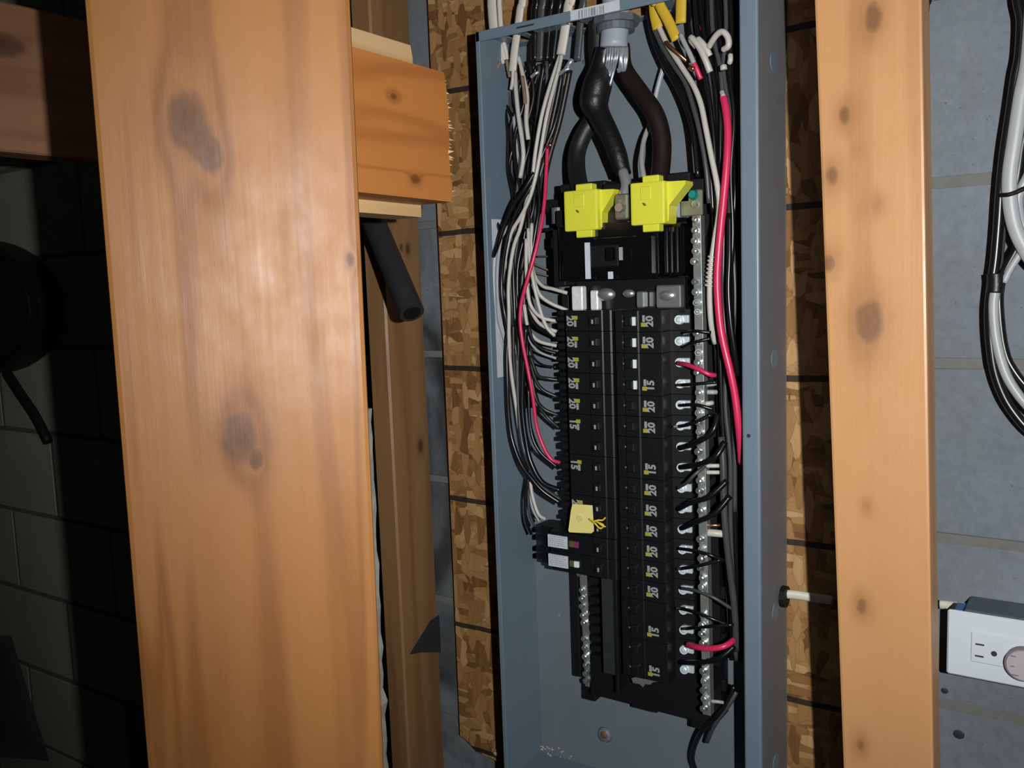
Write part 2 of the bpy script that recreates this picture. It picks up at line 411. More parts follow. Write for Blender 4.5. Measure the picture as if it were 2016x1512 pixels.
# broad board near the lamp, facing it
ang = math.radians(50.2); nrm = Vector((math.sin(ang), -math.cos(ang), 0)); c0 = Vector((-math.sin(ang) * .727, math.cos(ang) * .727, 1.45))
q = [at_plane(x, y, c0, nrm) for x, y in ((165, 0), (690, 0), (757, 1512), (290, 1512))]
T0, T1, B0, B1 = ext(q[0], q[3], 2.3), ext(q[1], q[2], 2.3), ext(q[0], q[3], 0), ext(q[1], q[2], 0)
st = thing('broad_post', 'wide orange pine post with two dark knots standing in front of the brown wall stud', 'post', (B0 + B1) / 2)
kk = [(tuple(at_plane(px, py, c0, nrm) - st.location), r) for px, py, r in ((368, 240, .0125), (413, 303, .0085), (474, 864, .0115), (503, 903, .005), (392, 275, .010), (690, 512, .003))]
M_post = wood('orange_pine', (.30, .130, .036), (.16, .054, .013), 'Z', kk, rough=.47, ring=7.5, seed=9, streaks=.55, spec=.32)
bm = bmesh.new(); L = st.location; f0 = [T0, T1, B1, B0]; dp = -nrm * .038
hexa(bm, [p - L for p in f0], [p - L + dp for p in f0], bev=.004)
obj('post_body', bm, M_post, st)
# waney bark strip down the far edge
rb = random.Random(4); bm = bmesh.new(); tang = (B1 - B0).normalized(); pv = None
z = .45
while z < 1.36:
    p = ext(B1, T1, z) + dp * .35 + tang * rb.uniform(-.001, .0035) * (1 if z < 1.15 else .45)
    ring = [bm.verts.new(p - L + v) for v in (Vector(nrm) * .010 - tang * .004, tang * .0035, -nrm * .014 - tang * .003)]
    if pv:
        for i in range(2): bm.faces.new((pv[i], pv[i + 1], ring[i + 1], ring[i]))
        bm.faces.new((pv[2], pv[0], ring[0], ring[2]))
    else: bm.faces.new(ring)
    pv = ring; z += .012
bm.faces.new(pv)
e = obj('bark_edge', bm, M_bark, st); e['label'] = 'grey waney bark edge'

# short sawn beam end and its taller partner running back from the post
def beam(name, label, X, top, bot, yn, yf, thick, mat, jag, seed):
    o = thing(name, label, 'beam', (X, yf, bot[1]))
    bm = bmesh.new(); L = o.location; rr = random.Random(seed)
    zt = lambda y: top[0] + (top[1] - top[0]) * (y - yn) / (yf - yn)
    zb = lambda y: bot[0] + (bot[1] - bot[0]) * (y - yn) / (yf - yn)
    n = 14
    def sect(x, dy):
        lst = [Vector((x, yn, zt(yn))), Vector((x, yn, zb(yn)))]
        far = []
        for i in range(n + 1):
            y = yf + dy + jag[0] * math.sin(i * .9) + rr.uniform(-1, 1) * jag[1]
            if i == n: y -= .004
            far.append(Vector((x, y, zb(yf) + (zt(yf) - zb(yf)) * i / n)))
        return lst + far
    a = sect(X, 0); b = sect(X - thick, -.002)
    va = [bm.verts.new(p - L) for p in a]; vb = [bm.verts.new(p - L) for p in b]
    bm.faces.new(va); bm.faces.new(vb[::-1]); m = len(va)
    for i in range(m): bm.faces.new((va[i], vb[i], vb[(i + 1) % m], va[(i + 1) % m]))
    obj('beam_body', bm, mat, o)
    return o, L
bX = -.60
P1, P2, P3, P4 = atX(695, 92, bX), atX(876, 143, bX), atX(892, 398, bX), atX(714, 379, bX)
yf = (P2.y + P3.y) / 2; yn = .50
exz = lambda a, b, y: a.z + (b.z - a.z) * (y - a.y) / (b.y - a.y)
kk = [(tuple(atX(x, y, bX) - Vector((bX, yf, P3.z))), r) for x, y, r in ((775, 190, .003), (818, 352, .004))]
M_beam = wood('orange_beam_wood', (.44, .170, .042), (.27, .085, .018), 'Y', kk, rough=.55, ring=9, seed=3, streaks=.5, spec=.3)
bo, L = beam('sawn_beam_end', 'orange beam end with a splintered saw cut jutting out behind the broad post', bX,
             (exz(P1, P2, yn), P2.z), (exz(P4, P3, yn), P3.z), yn, yf, .044, M_beam, (.0012, .0012), 1)
rr = random.Random(8); bm = bmesh.new()
for i in range(46):
    t = (i + rr.random()) / 46; zz = P3.z + (P2.z - P3.z) * (t * .93 + .01)
    ln = rr.uniform(.003, .010) * (1.0 if t < .8 else .5); hw = rr.uniform(.0008, .0022); x = bX - rr.uniform(.0, .006)
    base = [Vector((x, yf - .003, zz - hw)), Vector((x, yf - .003, zz + hw)), Vector((x - .003, yf - .003, zz))]
    tip = Vector((x + rr.uniform(-.001, .003), yf + ln, zz + rr.uniform(-.002, .002)))
    vs = [bm.verts.new(p - L) for p in base]; tv = bm.verts.new(tip - L)
    bm.faces.new(vs)
    for k in range(3): bm.faces.new((vs[k], tv, vs[(k + 1) % 3]))
M_splint = plain('pale_splinters', (.62, .42, .22), .7, var=.2)
e = obj('splinters', bm, M_splint, bo); e['kind'] = 'stuff'; e['label'] = 'pale torn wood fibres'
cX = bX - .044
Q1, Q2, Q3 = atX(690, 45, cX), atX(805, 88, cX), atX(836, 428, cX)
yf2 = (Q2.y + Q3.y) / 2
M_beam2 = wood('pale_beam_wood', (.60, .40, .20), (.45, .26, .11), 'Y', (), rough=.6, ring=6, seed=6)
dzdy = (P2.z - exz(P1, P2, yn)) / (yf - yn); dzb = (P3.z - exz(P4, P3, yn)) / (yf - yn)
beam('backing_beam', 'paler taller beam nailed behind the splintered orange beam end', cX - .0003,
     (Q2.z - dzdy * (yf2 - .47), Q2.z), (Q3.z - dzb * (yf2 - .47), Q3.z), .47, yf2, .038, M_beam2, (.001, .001), 2)

# joist end out at the frame edge, running into the wall
jX = -1.2; J = atX(30, 300, jX)
kk = [(tuple(atX(8, 88, jX) - Vector((jX, WY, J.z))), .014)]
M_joist = wood('reddish_joist_wood', (.40, .20, .11), (.24, .10, .05), 'Y', kk, rough=.6, ring=5, seed=11)
o = thing('wall_joist', 'reddish joist running into the block wall high beyond the broad post', 'joist', (jX, WY, J.z))
bm = B(-.05, 0, .1 - WY, -.001, 0, .19, bev=.003); obj('joist_body', bm, M_joist, o)

# dark shapes added in place of shadows on the wall beyond the post
p = at(-22, 605, WY); o = thing('wall_shadow_oval', 'dark oval disc standing in for a wall shadow below the reddish joist', 'shadow shape', (p.x, WY, p.z))
bm = bmesh.new(); cyl(bm, (0, -.03, 0), (0, 1, 0), .155, .056, 40); bmesh.ops.scale(bm, vec=(2.1, 1, 1), verts=bm.verts); obj('shadow_oval_body', bm, M_wallshadow, o)
bm = bmesh.new(); cyl(bm, (0, -.059, 0), (0, 1, 0), .14, .008, 40); bmesh.ops.scale(bm, vec=(2.1, 1, 1), verts=bm.verts); obj('shadow_oval_cap', bm, M_wallshadow, o)
bm = bmesh.new(); tube(bm, [at(14, 735, WY - .012), at(40, 775, WY - .012), at(70, 820, WY - .012), at(95, 870, WY - .012)], .011, 8)  # tube added where a slanting shadow streak crosses the wall
o = obj('shadow_streak', bm, M_wallshadow, loc=at(14, 735, WY - .012), smooth=True); tag(o, 'black tube standing in for a slanting shadow streak under the dark oval', 'cable')
# plastic sheet hanging low on the shaded wall
bm = bmesh.new(); o0 = at(30, 1480, 1.03); NX, NZ = 8, 10; g = []
rr = random.Random(12)
for j in range(NZ + 1):
    v = j / NZ; row = []
    for i in range(NX + 1):
        u = i / NX
        px = -90 + u * (112 + 75 * v) ; py = 1252 + v * (232 + 14 * u)
        y = 1.06 + .012 * math.sin(5 * u + 3 * v) + rr.uniform(-.004, .004)
        row.append(bm.verts.new(at(px, py, y) - o0))
    g.append(row)
for j in range(NZ):
    for i in range(NX): bm.faces.new((g[j][i], g[j][i + 1], g[j + 1][i + 1], g[j + 1][i]))
bmesh.ops.solidify(bm, geom=bm.faces[:], thickness=.002)
o = obj('plastic_sheet', bm, M_sheet, smooth=True); o.location = o0; tag(o, 'crumpled grey plastic sheet hanging low on the shaded wall', 'sheet')

# black pipe
bm = bmesh.new(); a, b = at(691, 330, .992), at(811, 616, .90); d = (b - a).normalized()
cyl(bm, (0, 0, 0), d, .0165, (b - a).length, 24)
o = thing('black_pipe', 'black rubber pipe slanting down from behind the sawn beam end', 'pipe', (a + b) / 2)
obj('pipe_wall', bm, M_pipe, o, smooth=False)
bm = bmesh.new(); cyl(bm, d * ((b - a).length / 2 + .0004), d, .0115, .001, 20); e = obj('pipe_bore', bm, M_blackmat, o); e['label'] = 'dark open bore'

# ---------------------------------------------------------------- panel enclosure
XL, XR, ZT, ZB, YF, YB = -.694, -.328, 1.766, .752, .974, 1.071
pe = thing('panel_enclosure', 'tall grey steel electrical panel box open at the front', 'electrical panel', (-.511, OY, ZB))
def pb(name, *a, m=M_steel, bev=0.0006): return wbox(name, *a, m, pe, bev)
pb('back_panel', XL, XR, YB - .0025, YB, ZB, ZT, m=M_steelin)
pb('side_wall', XL, XL + .002, YF, YB - .0025, ZB, ZT)
pb('side_wall', XR - .002, XR - .0004, YF, YB - .0025, ZB, ZT)
sk = pb('bounce_tinted_skin', XR - .0004, XR, YF + .0018, YB - .0025, ZB, ZT, m=M_bounce, bev=0)  # outer skin tinted with light bounced off the stud
obj('front_flange', B(XR - .0205 - pe.location.x, XR + .0002 - pe.location.x, YF - .0012 - OY, YF + .0075 - OY, 0, ZT - ZB, bev=.0038, seg=4), M_steel, pe, smooth=False)
pb('front_flange', XL - .0003, XL + .006, YF - .001, YF + .0012, ZB, ZT)
pb('top_flange', XL, XR - .0205, YF - .001, YF + .0012, ZT - .0125, ZT)
pb('bottom_wall', XL, XR, YF, YB - .0025, ZB, ZB + .002)
pb('top_strip', XL, XR, YF + .0012, 1.004, ZT - .0018, ZT)
pb('top_strip', XL, XR, 1.048, YB - .0025, ZT - .0018, ZT)
for x0, x1 in ((XL + .002, -.672), (-.655, -.644), (-.632, -.582), (-.565, -.520), (-.458, -.440), (-.342, XR - .002)):
    pb('top_bridge', x0, x1, 1.004, 1.048, ZT - .0018, ZT)
# barcode sticker on the top flange
sx0, sx1 = at(1124, 20, YF).x, at(1221, 20, YF).x
lb = pb('barcode_sticker', sx0, sx1, YF - .0017, YF - .001, ZT - .0118, ZT - .0005, m=M_label, bev=0)
rr = random.Random(5); bm = bmesh.new(); x = sx0 + .011
while x < sx1 - .02:
    wd = rr.choice((.0007, .001, .0018, .0026)); box(bm, x, x + wd, YF - .0019, YF - .0016, ZT - .0112, ZT - .0025); x += wd + rr.choice((.0008, .0014, .0022))
bmesh.ops.translate(bm, verts=bm.verts, vec=-pe.location); o = obj('bars', bm, M_bar2, lb)
o = pb('corner_slot', at(1018, 55, YF).x, at(1052, 50, YF).x, YF - .0013, YF - .0009, ZT - .0072, ZT - .0052, m=M_ink, bev=0)
# white label down the inner wall
y0, y1 = atX(973, 700, XL).y, atX(995, 700, XL).y
pb('wall_label', XL + .002, XL + .0024, y0 + .003, y1, atX(985, 742, XL).z, atX(975, 432, XL).z, m=M_label, bev=0)
# mounting boss, screws, dents
p = at(1190, 1447, YB - .004)
bm = bmesh.new(); cyl(bm, p - pe.location, (0, -1, 0), .0125, .007, 24, r2=.0085); o = obj('mounting_boss', bm, M_steelin, pe, smooth=True)
bm = bmesh.new(); cyl(bm, p - pe.location + Vector((.001, -.0042, .002)), (0, -1, 0), .0065, .003, 14, r2=.003); obj('boss_screw', bm, M_rust, o)
for (x, y, Y, r) in ((1474, 858, YF - .0012, .0022), (976, 826, YB - .003, .0016), (1098, 1213, YB - .003, .003), (1150, 122, YB - .003, .003)):
    p = at(x, y, Y); bm = bmesh.new(); cyl(bm, p - pe.location, (0, -1, 0), r, .0012, 10); obj('small_hole' if r < .0025 else 'rivet', bm, M_ink if r < .0025 else M_screw, pe)
for z in (1.68, 1.35, 1.05, .86):
    bm = bmesh.new(); cyl(bm, Vector((XR + .0003, 1.025, z)) - pe.location, (1, 0, 0), .011, .0008, 20); obj('knockout', bm, M_steel, pe)
# debris at the foot of the box
rr = random.Random(21); bm = bmesh.new()
for i in range(140):
    p = at(rr.gauss(1055, 34), rr.uniform(1468, 1530), YB - .0035 - rr.random() * .004)
    r = rr.uniform(.0008, .0022) if rr.random() < .85 else rr.uniform(.003, .0055)
    bmesh.ops.create_icosphere(bm, subdivisions=1, radius=r, matrix=Matrix.Translation(p) @ Matrix.Rotation(rr.random() * 3, 4, 'X') @ Matrix.Diagonal((1.3, .6, .8, 1)))
o = obj('sawdust', bm, M_dust, loc=at(1055, 1500, YB - .01)); tag(o, 'pale sawdust crumbs caught at the foot of the panel back', 'sawdust', kind='stuff')

# ---------------------------------------------------------------- bus base pan
bp = thing('bus_base', 'black plastic bus base carrying the breakers inside the panel', 'bus base', (-.51, 1.06, .87))
def bb(name, *a, m=M_blackmat, bev=.0008, parent=None): return wbox(name, *a, m, bp, bev)
bb('base_plate', -.598, -.402, 1.035, 1.066, .889, 1.545)
bb('side_rail', at(1385, 1200, 1.04).x, at(1422, 1200, 1.04).x, 1.030, 1.045, .895, 1.10)
bb('side_rail', -.609, -.600, 1.030, 1.05, .905, 1.075)
bb('side_rail', -.606, -.596, 1.02, 1.05, 1.09, 1.43)
for i in range(3): bb('rail_tooth', at(1420, 1200, 1.04).x, at(1430, 1200, 1.04).x, 1.034, 1.043, .93 + .06 * i, .945 + .06 * i)
q = [at(1163, 1366, 1.02), at(1402, 1428, 1.02), at(1396, 1340, 1.02), at(1162, 1300, 1.02)]
bm = bmesh.new(); hexa(bm, [p - bp.location for p in q], [p - bp.location + Vector((0, .03, 0)) for p in q], bev=.001); obj('bottom_skirt', bm, M_blackmat, bp)
bb('bottom_tab', at(1152, 1370, 1.045).x, at(1175, 1370, 1.045).x, 1.04, 1.06, at(1160, 1375, 1.045).z, at(1160, 1350, 1.045).z)
bb('bottom_tab', at(1250, 1370, 1.03).x, at(1296, 1370, 1.03).x, 1.025, 1.05, at(1275, 1396, 1.03).z, at(1270, 1370, 1.03).z)
bb('bottom_tab', at(1366, 1420, 1.03).x, at(1402, 1420, 1.03).x, 1.022, 1.055, at(1390, 1432, 1.03).z, at(1390, 1395, 1.03).z)
bb('stab_cover', at(1186, 1200, 1.0).x, at(1216, 1200, 1.0).x, .998, 1.035, .936, 1.07, m=M_stab)
bb('stab_wall', -.527, -.522, .994, 1.035, .915, 1.075)
bm = bmesh.new()
for i in range(11):
    z = .925 + i * .0135; box(bm, -.578, -.562, 1.022, 1.036, z, z + .007)
bmesh.ops.translate(bm, verts=bm.verts, vec=-bp.location); obj('stab_ribs', bm, M_blackmat, bp)
# torn sticker low on the base
bm = bmesh.new(); pts = [(1243, 1335), (1256, 1332), (1300, 1335), (1302, 1342), (1286, 1343), (1280, 1348), (1270, 1347), (1266, 1353), (1258, 1347), (1246, 1344)]
prism(bm, [at(x, y, .996) - bp.location for x, y in pts], (0, .0006, 0)); obj('torn_sticker', bm, M_markd, bp)
# shiny bus straps between the main and the branch breakers
def strap(x0, x1, y0, y1, Y, d=.012, m=M_alub, bev=.0015):
    a, b = at(x0, y0, Y), at(x1, y1, Y); return bb('bus_strap', min(a.x, b.x), max(a.x, b.x), Y, Y + d, min(a.z, b.z), max(a.z, b.z), m=m, bev=bev)
bb('strap_tray', -.578, -.43, 1.01, 1.04, 1.405, 1.447, m=M_blackpl)
strap(1124, 1147, 564, 611, .990, m=M_strap); strap(1161, 1177, 572, 611, .993, m=M_strap); strap(1252, 1268, 574, 606, .997); strap(1291, 1340, 562, 606, .995)
for x, y, r in ((1190, 580, .011), (1235, 578, .007), (1312, 582, .010)):
    p = at(x, y, .993); bm = bmesh.new()
    bmesh.ops.create_uvsphere(bm, u_segments=16, v_segments=8, radius=r, matrix=Matrix.Translation(p - bp.location + Vector((0, .004, 0))) @ Matrix.Diagonal((1.2, .6, .75, 1)))
    obj('bus_bolt', bm, M_alub, bp, smooth=True)

# ---------------------------------------------------------------- neutral bars with their screws
sc_me = None
def screw_mesh(name, r, L, mat, slot=True):
    bm = bmesh.new(); cyl(bm, (0, -L / 2, 0), (0, -1, 0), r, L, 12, r2=r * .86)
    if slot:
        cyl(bm, (0, -L - .0003, 0), (0, -1, 0), r * .62, .0006, 10, r2=r * .35)
    me = bpy.data.meshes.new(name); bmesh.ops.recalc_face_normals(bm, faces=bm.faces[:]); bm.to_mesh(me); bm.free(); me.materials.append(mat); return me
SCR = screw_mesh('bar_screw', .0047, .005, M_screw)
SCR2 = screw_mesh('bar_screw', .0042, .006, M_screw)
def neutral_bar(label, X0, X1, Y, z1, z0, pitch, seed, skip=()):
    o = thing('neutral_bar', label, 'terminal bar', ((X0 + X1) / 2, Y, z0))
    top = Vector((X0, 0, z1)); bot = Vector((X1, 0, z0)); L = o.location
    bm = bmesh.new(); hw = .0052
    q0 = [(X1 - hw, Y, z0), (X1 + hw, Y, z0), (X0 + hw, Y, z1), (X0 - hw, Y, z1)]
    hexa(bm, [Vector(p) - L for p in q0], [Vector(p) - L + Vector((0, .012, 0)) for p in q0], bev=.0006)
    obj('bar_body', bm, M_barm, o)
    for t in (.06, .5, .94):
        p = bot.lerp(top, t); obj('standoff', box(bmesh.new(), *[v - w for v, w in ((p.x - .004, L.x), (p.x + .004, L.x), (Y + .011, L.y), (max(Y + .02, 1.036), L.y), (p.z - .012, L.z), (p.z + .012, L.z))], bev=.001), M_blackmat, o)
    n = int((z1 - z0) / pitch); rr = random.Random(seed)
    for i in range(n):
        if i in skip: continue
        z = z1 - (i + .5) * pitch; x = X0 + (X1 - X0) * (z1 - z) / (z1 - z0)
        dy = rr.uniform(-.0022, .001)
        meshobj('bar_screw', SCR if i % 3 else SCR2, o, Vector((x - .0012 + rr.uniform(-.0006, .0006), Y + dy, z)) - L, (rr.uniform(-.35, .1), rr.uniform(-.3, .3), rr.uniform(-.25, .25)))
    return o
neutral_bar('long neutral bar full of screws beside the red cable', at(1371, 430, .992).x, at(1391, 1400, .992).x, .992, at(1371, 424, .992).z, at(1391, 1408, .992).z, .0117, 2, skip=(5, 10, 16, 25, 31, 38, 39, 44))
neutral_bar('short screw-studded bar below the two breakers with white stickers', -.5935, -.589, 1.032, 1.072, .893, .0117, 3, skip=(2, 8))
# bonding bracket at the head of the long bar
p0, p1 = at(1338, 376, 1.0), at(1382, 424, 1.0)
o = thing('bonding_bracket', 'olive steel bracket with a green screw at the head of the long neutral bar', 'bracket', ((p0.x + p1.x) / 2, 1.0, p1.z))
bm = B(p0.x, p1.x, 1.0, 1.006, p1.z, p0.z, bev=.0015); bmesh.ops.translate(bm, verts=bm.verts, vec=-o.location); obj('plate', bm, M_olive, o)
bm = B(p0.x - .012, p0.x + .004, 1.004, 1.03, p1.z, p0.z - .004, bev=.0015); bmesh.ops.translate(bm, verts=bm.verts, vec=-o.location); obj('side_ear', bm, M_segrey, o)
bm = bmesh.new(); cyl(bm, at(1364, 383, .998) - o.location, (0, -1, .1), .0065, .006, 14, r2=.0045); e = obj('green_screw', bm, M_teal, o); e['label'] = 'teal green grounding screw'
bm = bmesh.new(); cyl(bm, at(1368, 402, .998) - o.location, (0, -1, .1), .005, .006, 14, r2=.0035); obj('plain_screw', bm, M_screw, o)
bm = B(at(1352, 360, 1.01).x, at(1388, 360, 1.01).x, 1.004, 1.03, at(1380, 378, 1.01).z, at(1380, 352, 1.01).z, bev=.001); bmesh.ops.translate(bm, verts=bm.verts, vec=-o.location); obj('hook', bm, M_blackmat, o)

# ---------------------------------------------------------------- main breaker
mb = thing('main_breaker', 'large glossy black main breaker block under the two yellow lug covers', 'breaker', (-.51, 1.03, 1.44))
def mm(name, *a, m=M_blackgloss, bev=.0015): return wbox(name, *a, m, mb, bev)
mm('housing', -.580, -.447, .972, 1.035, 1.447, 1.515, m=M_blackgloss)
mm('housing_shoulder', -.596, -.579, .985, 1.04, 1.441, 1.512, m=M_blackmat)
mm('side_ear', -.602, -.594, .99, 1.03, 1.488, 1.503, m=M_blackmat)
mm('face_plate', -.572, -.452, .966, .973, 1.452, 1.497, bev=.001)
mm('top_deck', -.590, -.436, .985, 1.035, 1.513, 1.535, m=M_blackpl)
mm('lug_pocket', -.526, -.474, .99, 1.035, 1.533, 1.562, m=M_blackmat)
mm('lug_pocket', -.592, -.528, 1.0, 1.035, 1.533, 1.568, m=M_blackmat)
mm('lug_pocket', -.474, -.418, 1.0, 1.035, 1.533, 1.568, m=M_blackmat)
mm('handle_recess', -.531, -.494, .9652, .967, 1.462, 1.489, m=M_blackmat)
mm('handle', -.506, -.497, .955, .967, 1.469, 1.485, m=M_blackgloss)
mm('end_cover', -.447, -.421, .986, 1.04, 1.449, 1.509, m=M_blackgloss, bev=.004)
for x in (-.444, -.438, -.431, -.425): mm('cover_rib', x, x + .003, .983, .988, 1.451, 1.506, m=M_blackgloss, bev=.0012)
a, b = at(1151, 478, .9655), at(1163, 549, .9655)
mm('white_strip', a.x, b.x, .9652, .9662, b.z, a.z, m=M_label, bev=0)  # plain white strip on the main breaker face
a, b = at(1197, 535, .9655), at(1207, 549, .9655); mm('white_mark', a.x, b.x, .9652, .9662, b.z, a.z, m=M_label, bev=0)
a, b = at(1218, 487, .9545), at(1226, 512, .9545); mm('handle_mark', a.x, b.x, .9546, .9552, b.z, a.z, m=M_mark, bev=0)
mm('mounting_arm', at(1044, 400, 1.03).x, -.585, 1.022, 1.034, at(1060, 421, 1.03).z, at(1060, 396, 1.03).z, m=M_blackmat)
mm('mounting_arm', at(1074, 455, 1.03).x, -.585, 1.022, 1.03, at(1080, 457, 1.03).z, at(1080, 449, 1.03).z, m=M_blackmat)
bm = bmesh.new(); cyl(bm, at(1098, 425, 1.01) - mb.location, (0, 0, 1), .008, .02, 14); obj('lug_barrel', bm, M_conn, mb)

# yellow lug covers
def lug_cover(x0, y0, x1, y1, fin, label):
    Y = .962; a, b = at(x0, y0, Y), at(x1, y1, Y); o = thing('lug_cover', label, 'lug cover', ((a.x + b.x) / 2, Y, b.z), 'yellow lug covers')
    L = o.location; W = b.x - a.x; H = a.z - b.z
    bm = bmesh.new(); box(bm, a.x, b.x, Y, Y + .034, b.z, a.z, bev=.0025, seg=2); bmesh.ops.translate(bm, verts=bm.verts, vec=-L); obj('cover_shell', bm, M_cap, o)
    bm = bmesh.new(); prism(bm, [Vector(p) - L for p in ((b.x - .004, Y + .008, a.z - .001), (b.x + fin, Y + .008, a.z - .002), (b.x + fin, Y + .008, a.z - .006), (b.x + .002, Y + .008, b.z + H * .42), (b.x + .001, Y + .008, b.z + .003), (b.x - .004, Y + .008, b.z + .003))], (0, .022, 0)); obj('side_fin', bm, M_cap, o)
    for zz0, zz1, xo in ((a.z - .001, a.z + .007, .34), (b.z - .008, b.z + .001, .32)):
        bm = bmesh.new(); box(bm, a.x + W * xo, a.x + W * (xo + .48), Y + .002, Y + .016, zz0, zz1, bev=.001); bmesh.ops.translate(bm, verts=bm.verts, vec=-L); obj('snap_tab', bm, M_cap, o)
    bm = bmesh.new(); box(bm, a.x + W * .3, a.x + W * .62, Y - .0007, Y + .001, a.z - H * .42, a.z - H * .1, bev=.0008); bmesh.ops.translate(bm, verts=bm.verts, vec=-L); obj('raised_pad', bm, M_cap, o)
    bm = bmesh.new(); c = Vector((a.x + W * .42, Y - .0006, a.z - H * .52)) - L
    bmesh.ops.create_icosphere(bm, subdivisions=1, radius=.0022, matrix=Matrix.Translation(c) @ Matrix.Rotation(.7, 4, 'Y') @ Matrix.Diagonal((1.5, .4, .7, 1))); obj('probe_hole', bm, M_capmark, o)
lug_cover(1109, 377, 1177, 452, .018, 'yellow plastic lug cover over the plain black cable, the lower-set one')
lug_cover(1240, 361, 1309, 440, .022, 'yellow plastic lug cover over the brownish black cable beside the olive bracket')

# centre neutral lug between the covers
p = at(1222, 410, .972); o = thing('neutral_lug', 'bare metal lug with a bright screw between the two yellow lug covers', 'lug', (p.x, .972, at(1222, 432, .972).z))
bm = B(-.0085, .0085, 0, .033, 0, .030, bev=.002); obj('lug_block', bm, M_olive, o)
bm = bmesh.new(); cyl(bm, Vector((0, -.003, .0135)), (0, -1, .05), .0072, .006, 18, r2=.005); obj('lug_screw', bm, M_screw, o)

# ---------------------------------------------------------------- branch breakers
XS, BY = -.5135, .985
def pitch_z(side, k): return (1.3975 - .0262 * k) if side < 0 else (1.3965 - .02565 * k)
cache = {}
def me_of(key, fn, mat, smooth=False):
    if key not in cache:
        bm = fn(bmesh.new()); me = bpy.data.meshes.new(key[0]); bmesh.ops.recalc_face_normals(bm, faces=bm.faces[:]); bm.to_mesh(me); bm.free(); me.materials.append(mat)
        cache[key] = me
    return cache[key]
def text_mesh(s, size, mat, offset=0.0):
    key = ('txt', s, size)
    if key in cache: return cache[key]
    c = bpy.data.curves.new('txt', 'FONT'); c.body = s; c.size = size; c.align_x = 'CENTER'; c.align_y = 'CENTER'; c.extrude = .0001; c.offset = offset; c.resolution_u = 2
    o = bpy.data.objects.new('txt', c); COL.objects.link(o); bpy.context.view_layer.update()
    me = bpy.data.meshes.new_from_object(o); bpy.data.objects.remove(o); bpy.data.curves.remove(c)
    me.materials.clear(); me.materials.append(mat); cache[key] = me; return me
def body_fn(poles, pz, side):
    fe = .066 if side < 0 else .0635
    def f(bm):
        H = pz * poles / 2 - .0004
        # outline in x-y (x outwards from the middle, y into the panel), swept over the height
        pr = [(.0012, .001), (.0035, 0), (.013, 0), (.0145, -.0012), (.0325, -.0012), (.034, .0), (fe - .001, 0), (fe, .001), (fe + .0005, .024), (.0875, .0275), (.0885, .029), (.0885, .05), (.0, .05)]
        prism(bm, [(side * x, y, -H) for x, y in pr], (0, 0, 2 * H))
        for p in range(poles):   # moulded ridges and finger notches along each pole
            zc = (poles - 1) * pz / 2 - p * pz
            box(bm, *sorted((side * .035, side * (fe - .003))), -.0008, .001, zc - pz / 2 + .0016, zc - pz / 2 + .0042)
            box(bm, *sorted((side * .0035, side * .012)), -.0014, .001, zc - .008, zc + .008)
        return bm
    return f
def bx_fn(x0, x1, y0, y1, z0, z1, bev=.0006):
    return lambda bm: box(bm, min(x0, x1), max(x0, x1), y0, y1, z0, z1, bev=bev)
def term_fn(side):
    def f(bm):
        c = Vector((side * .0755, .0245, 0)); cyl(bm, c, (side * .12, -1, .1), .0062, .007, 14, r2=.0054)
        cyl(bm, c + Vector((side * .0005, -.0038, .0003)), (side * .12, -1, .1), .0038, .001, 10, r2=.002)
        return bm
    return f
def lip_fn(bm):
    for z0, z1, x in ((-.0115, -.0035, -.0885), (-.001, .0045, -.0912), (.006, .0112, -.088)): box(bm, x, -.072, .017, .045, z0, z1, bev=.001)
    return bm
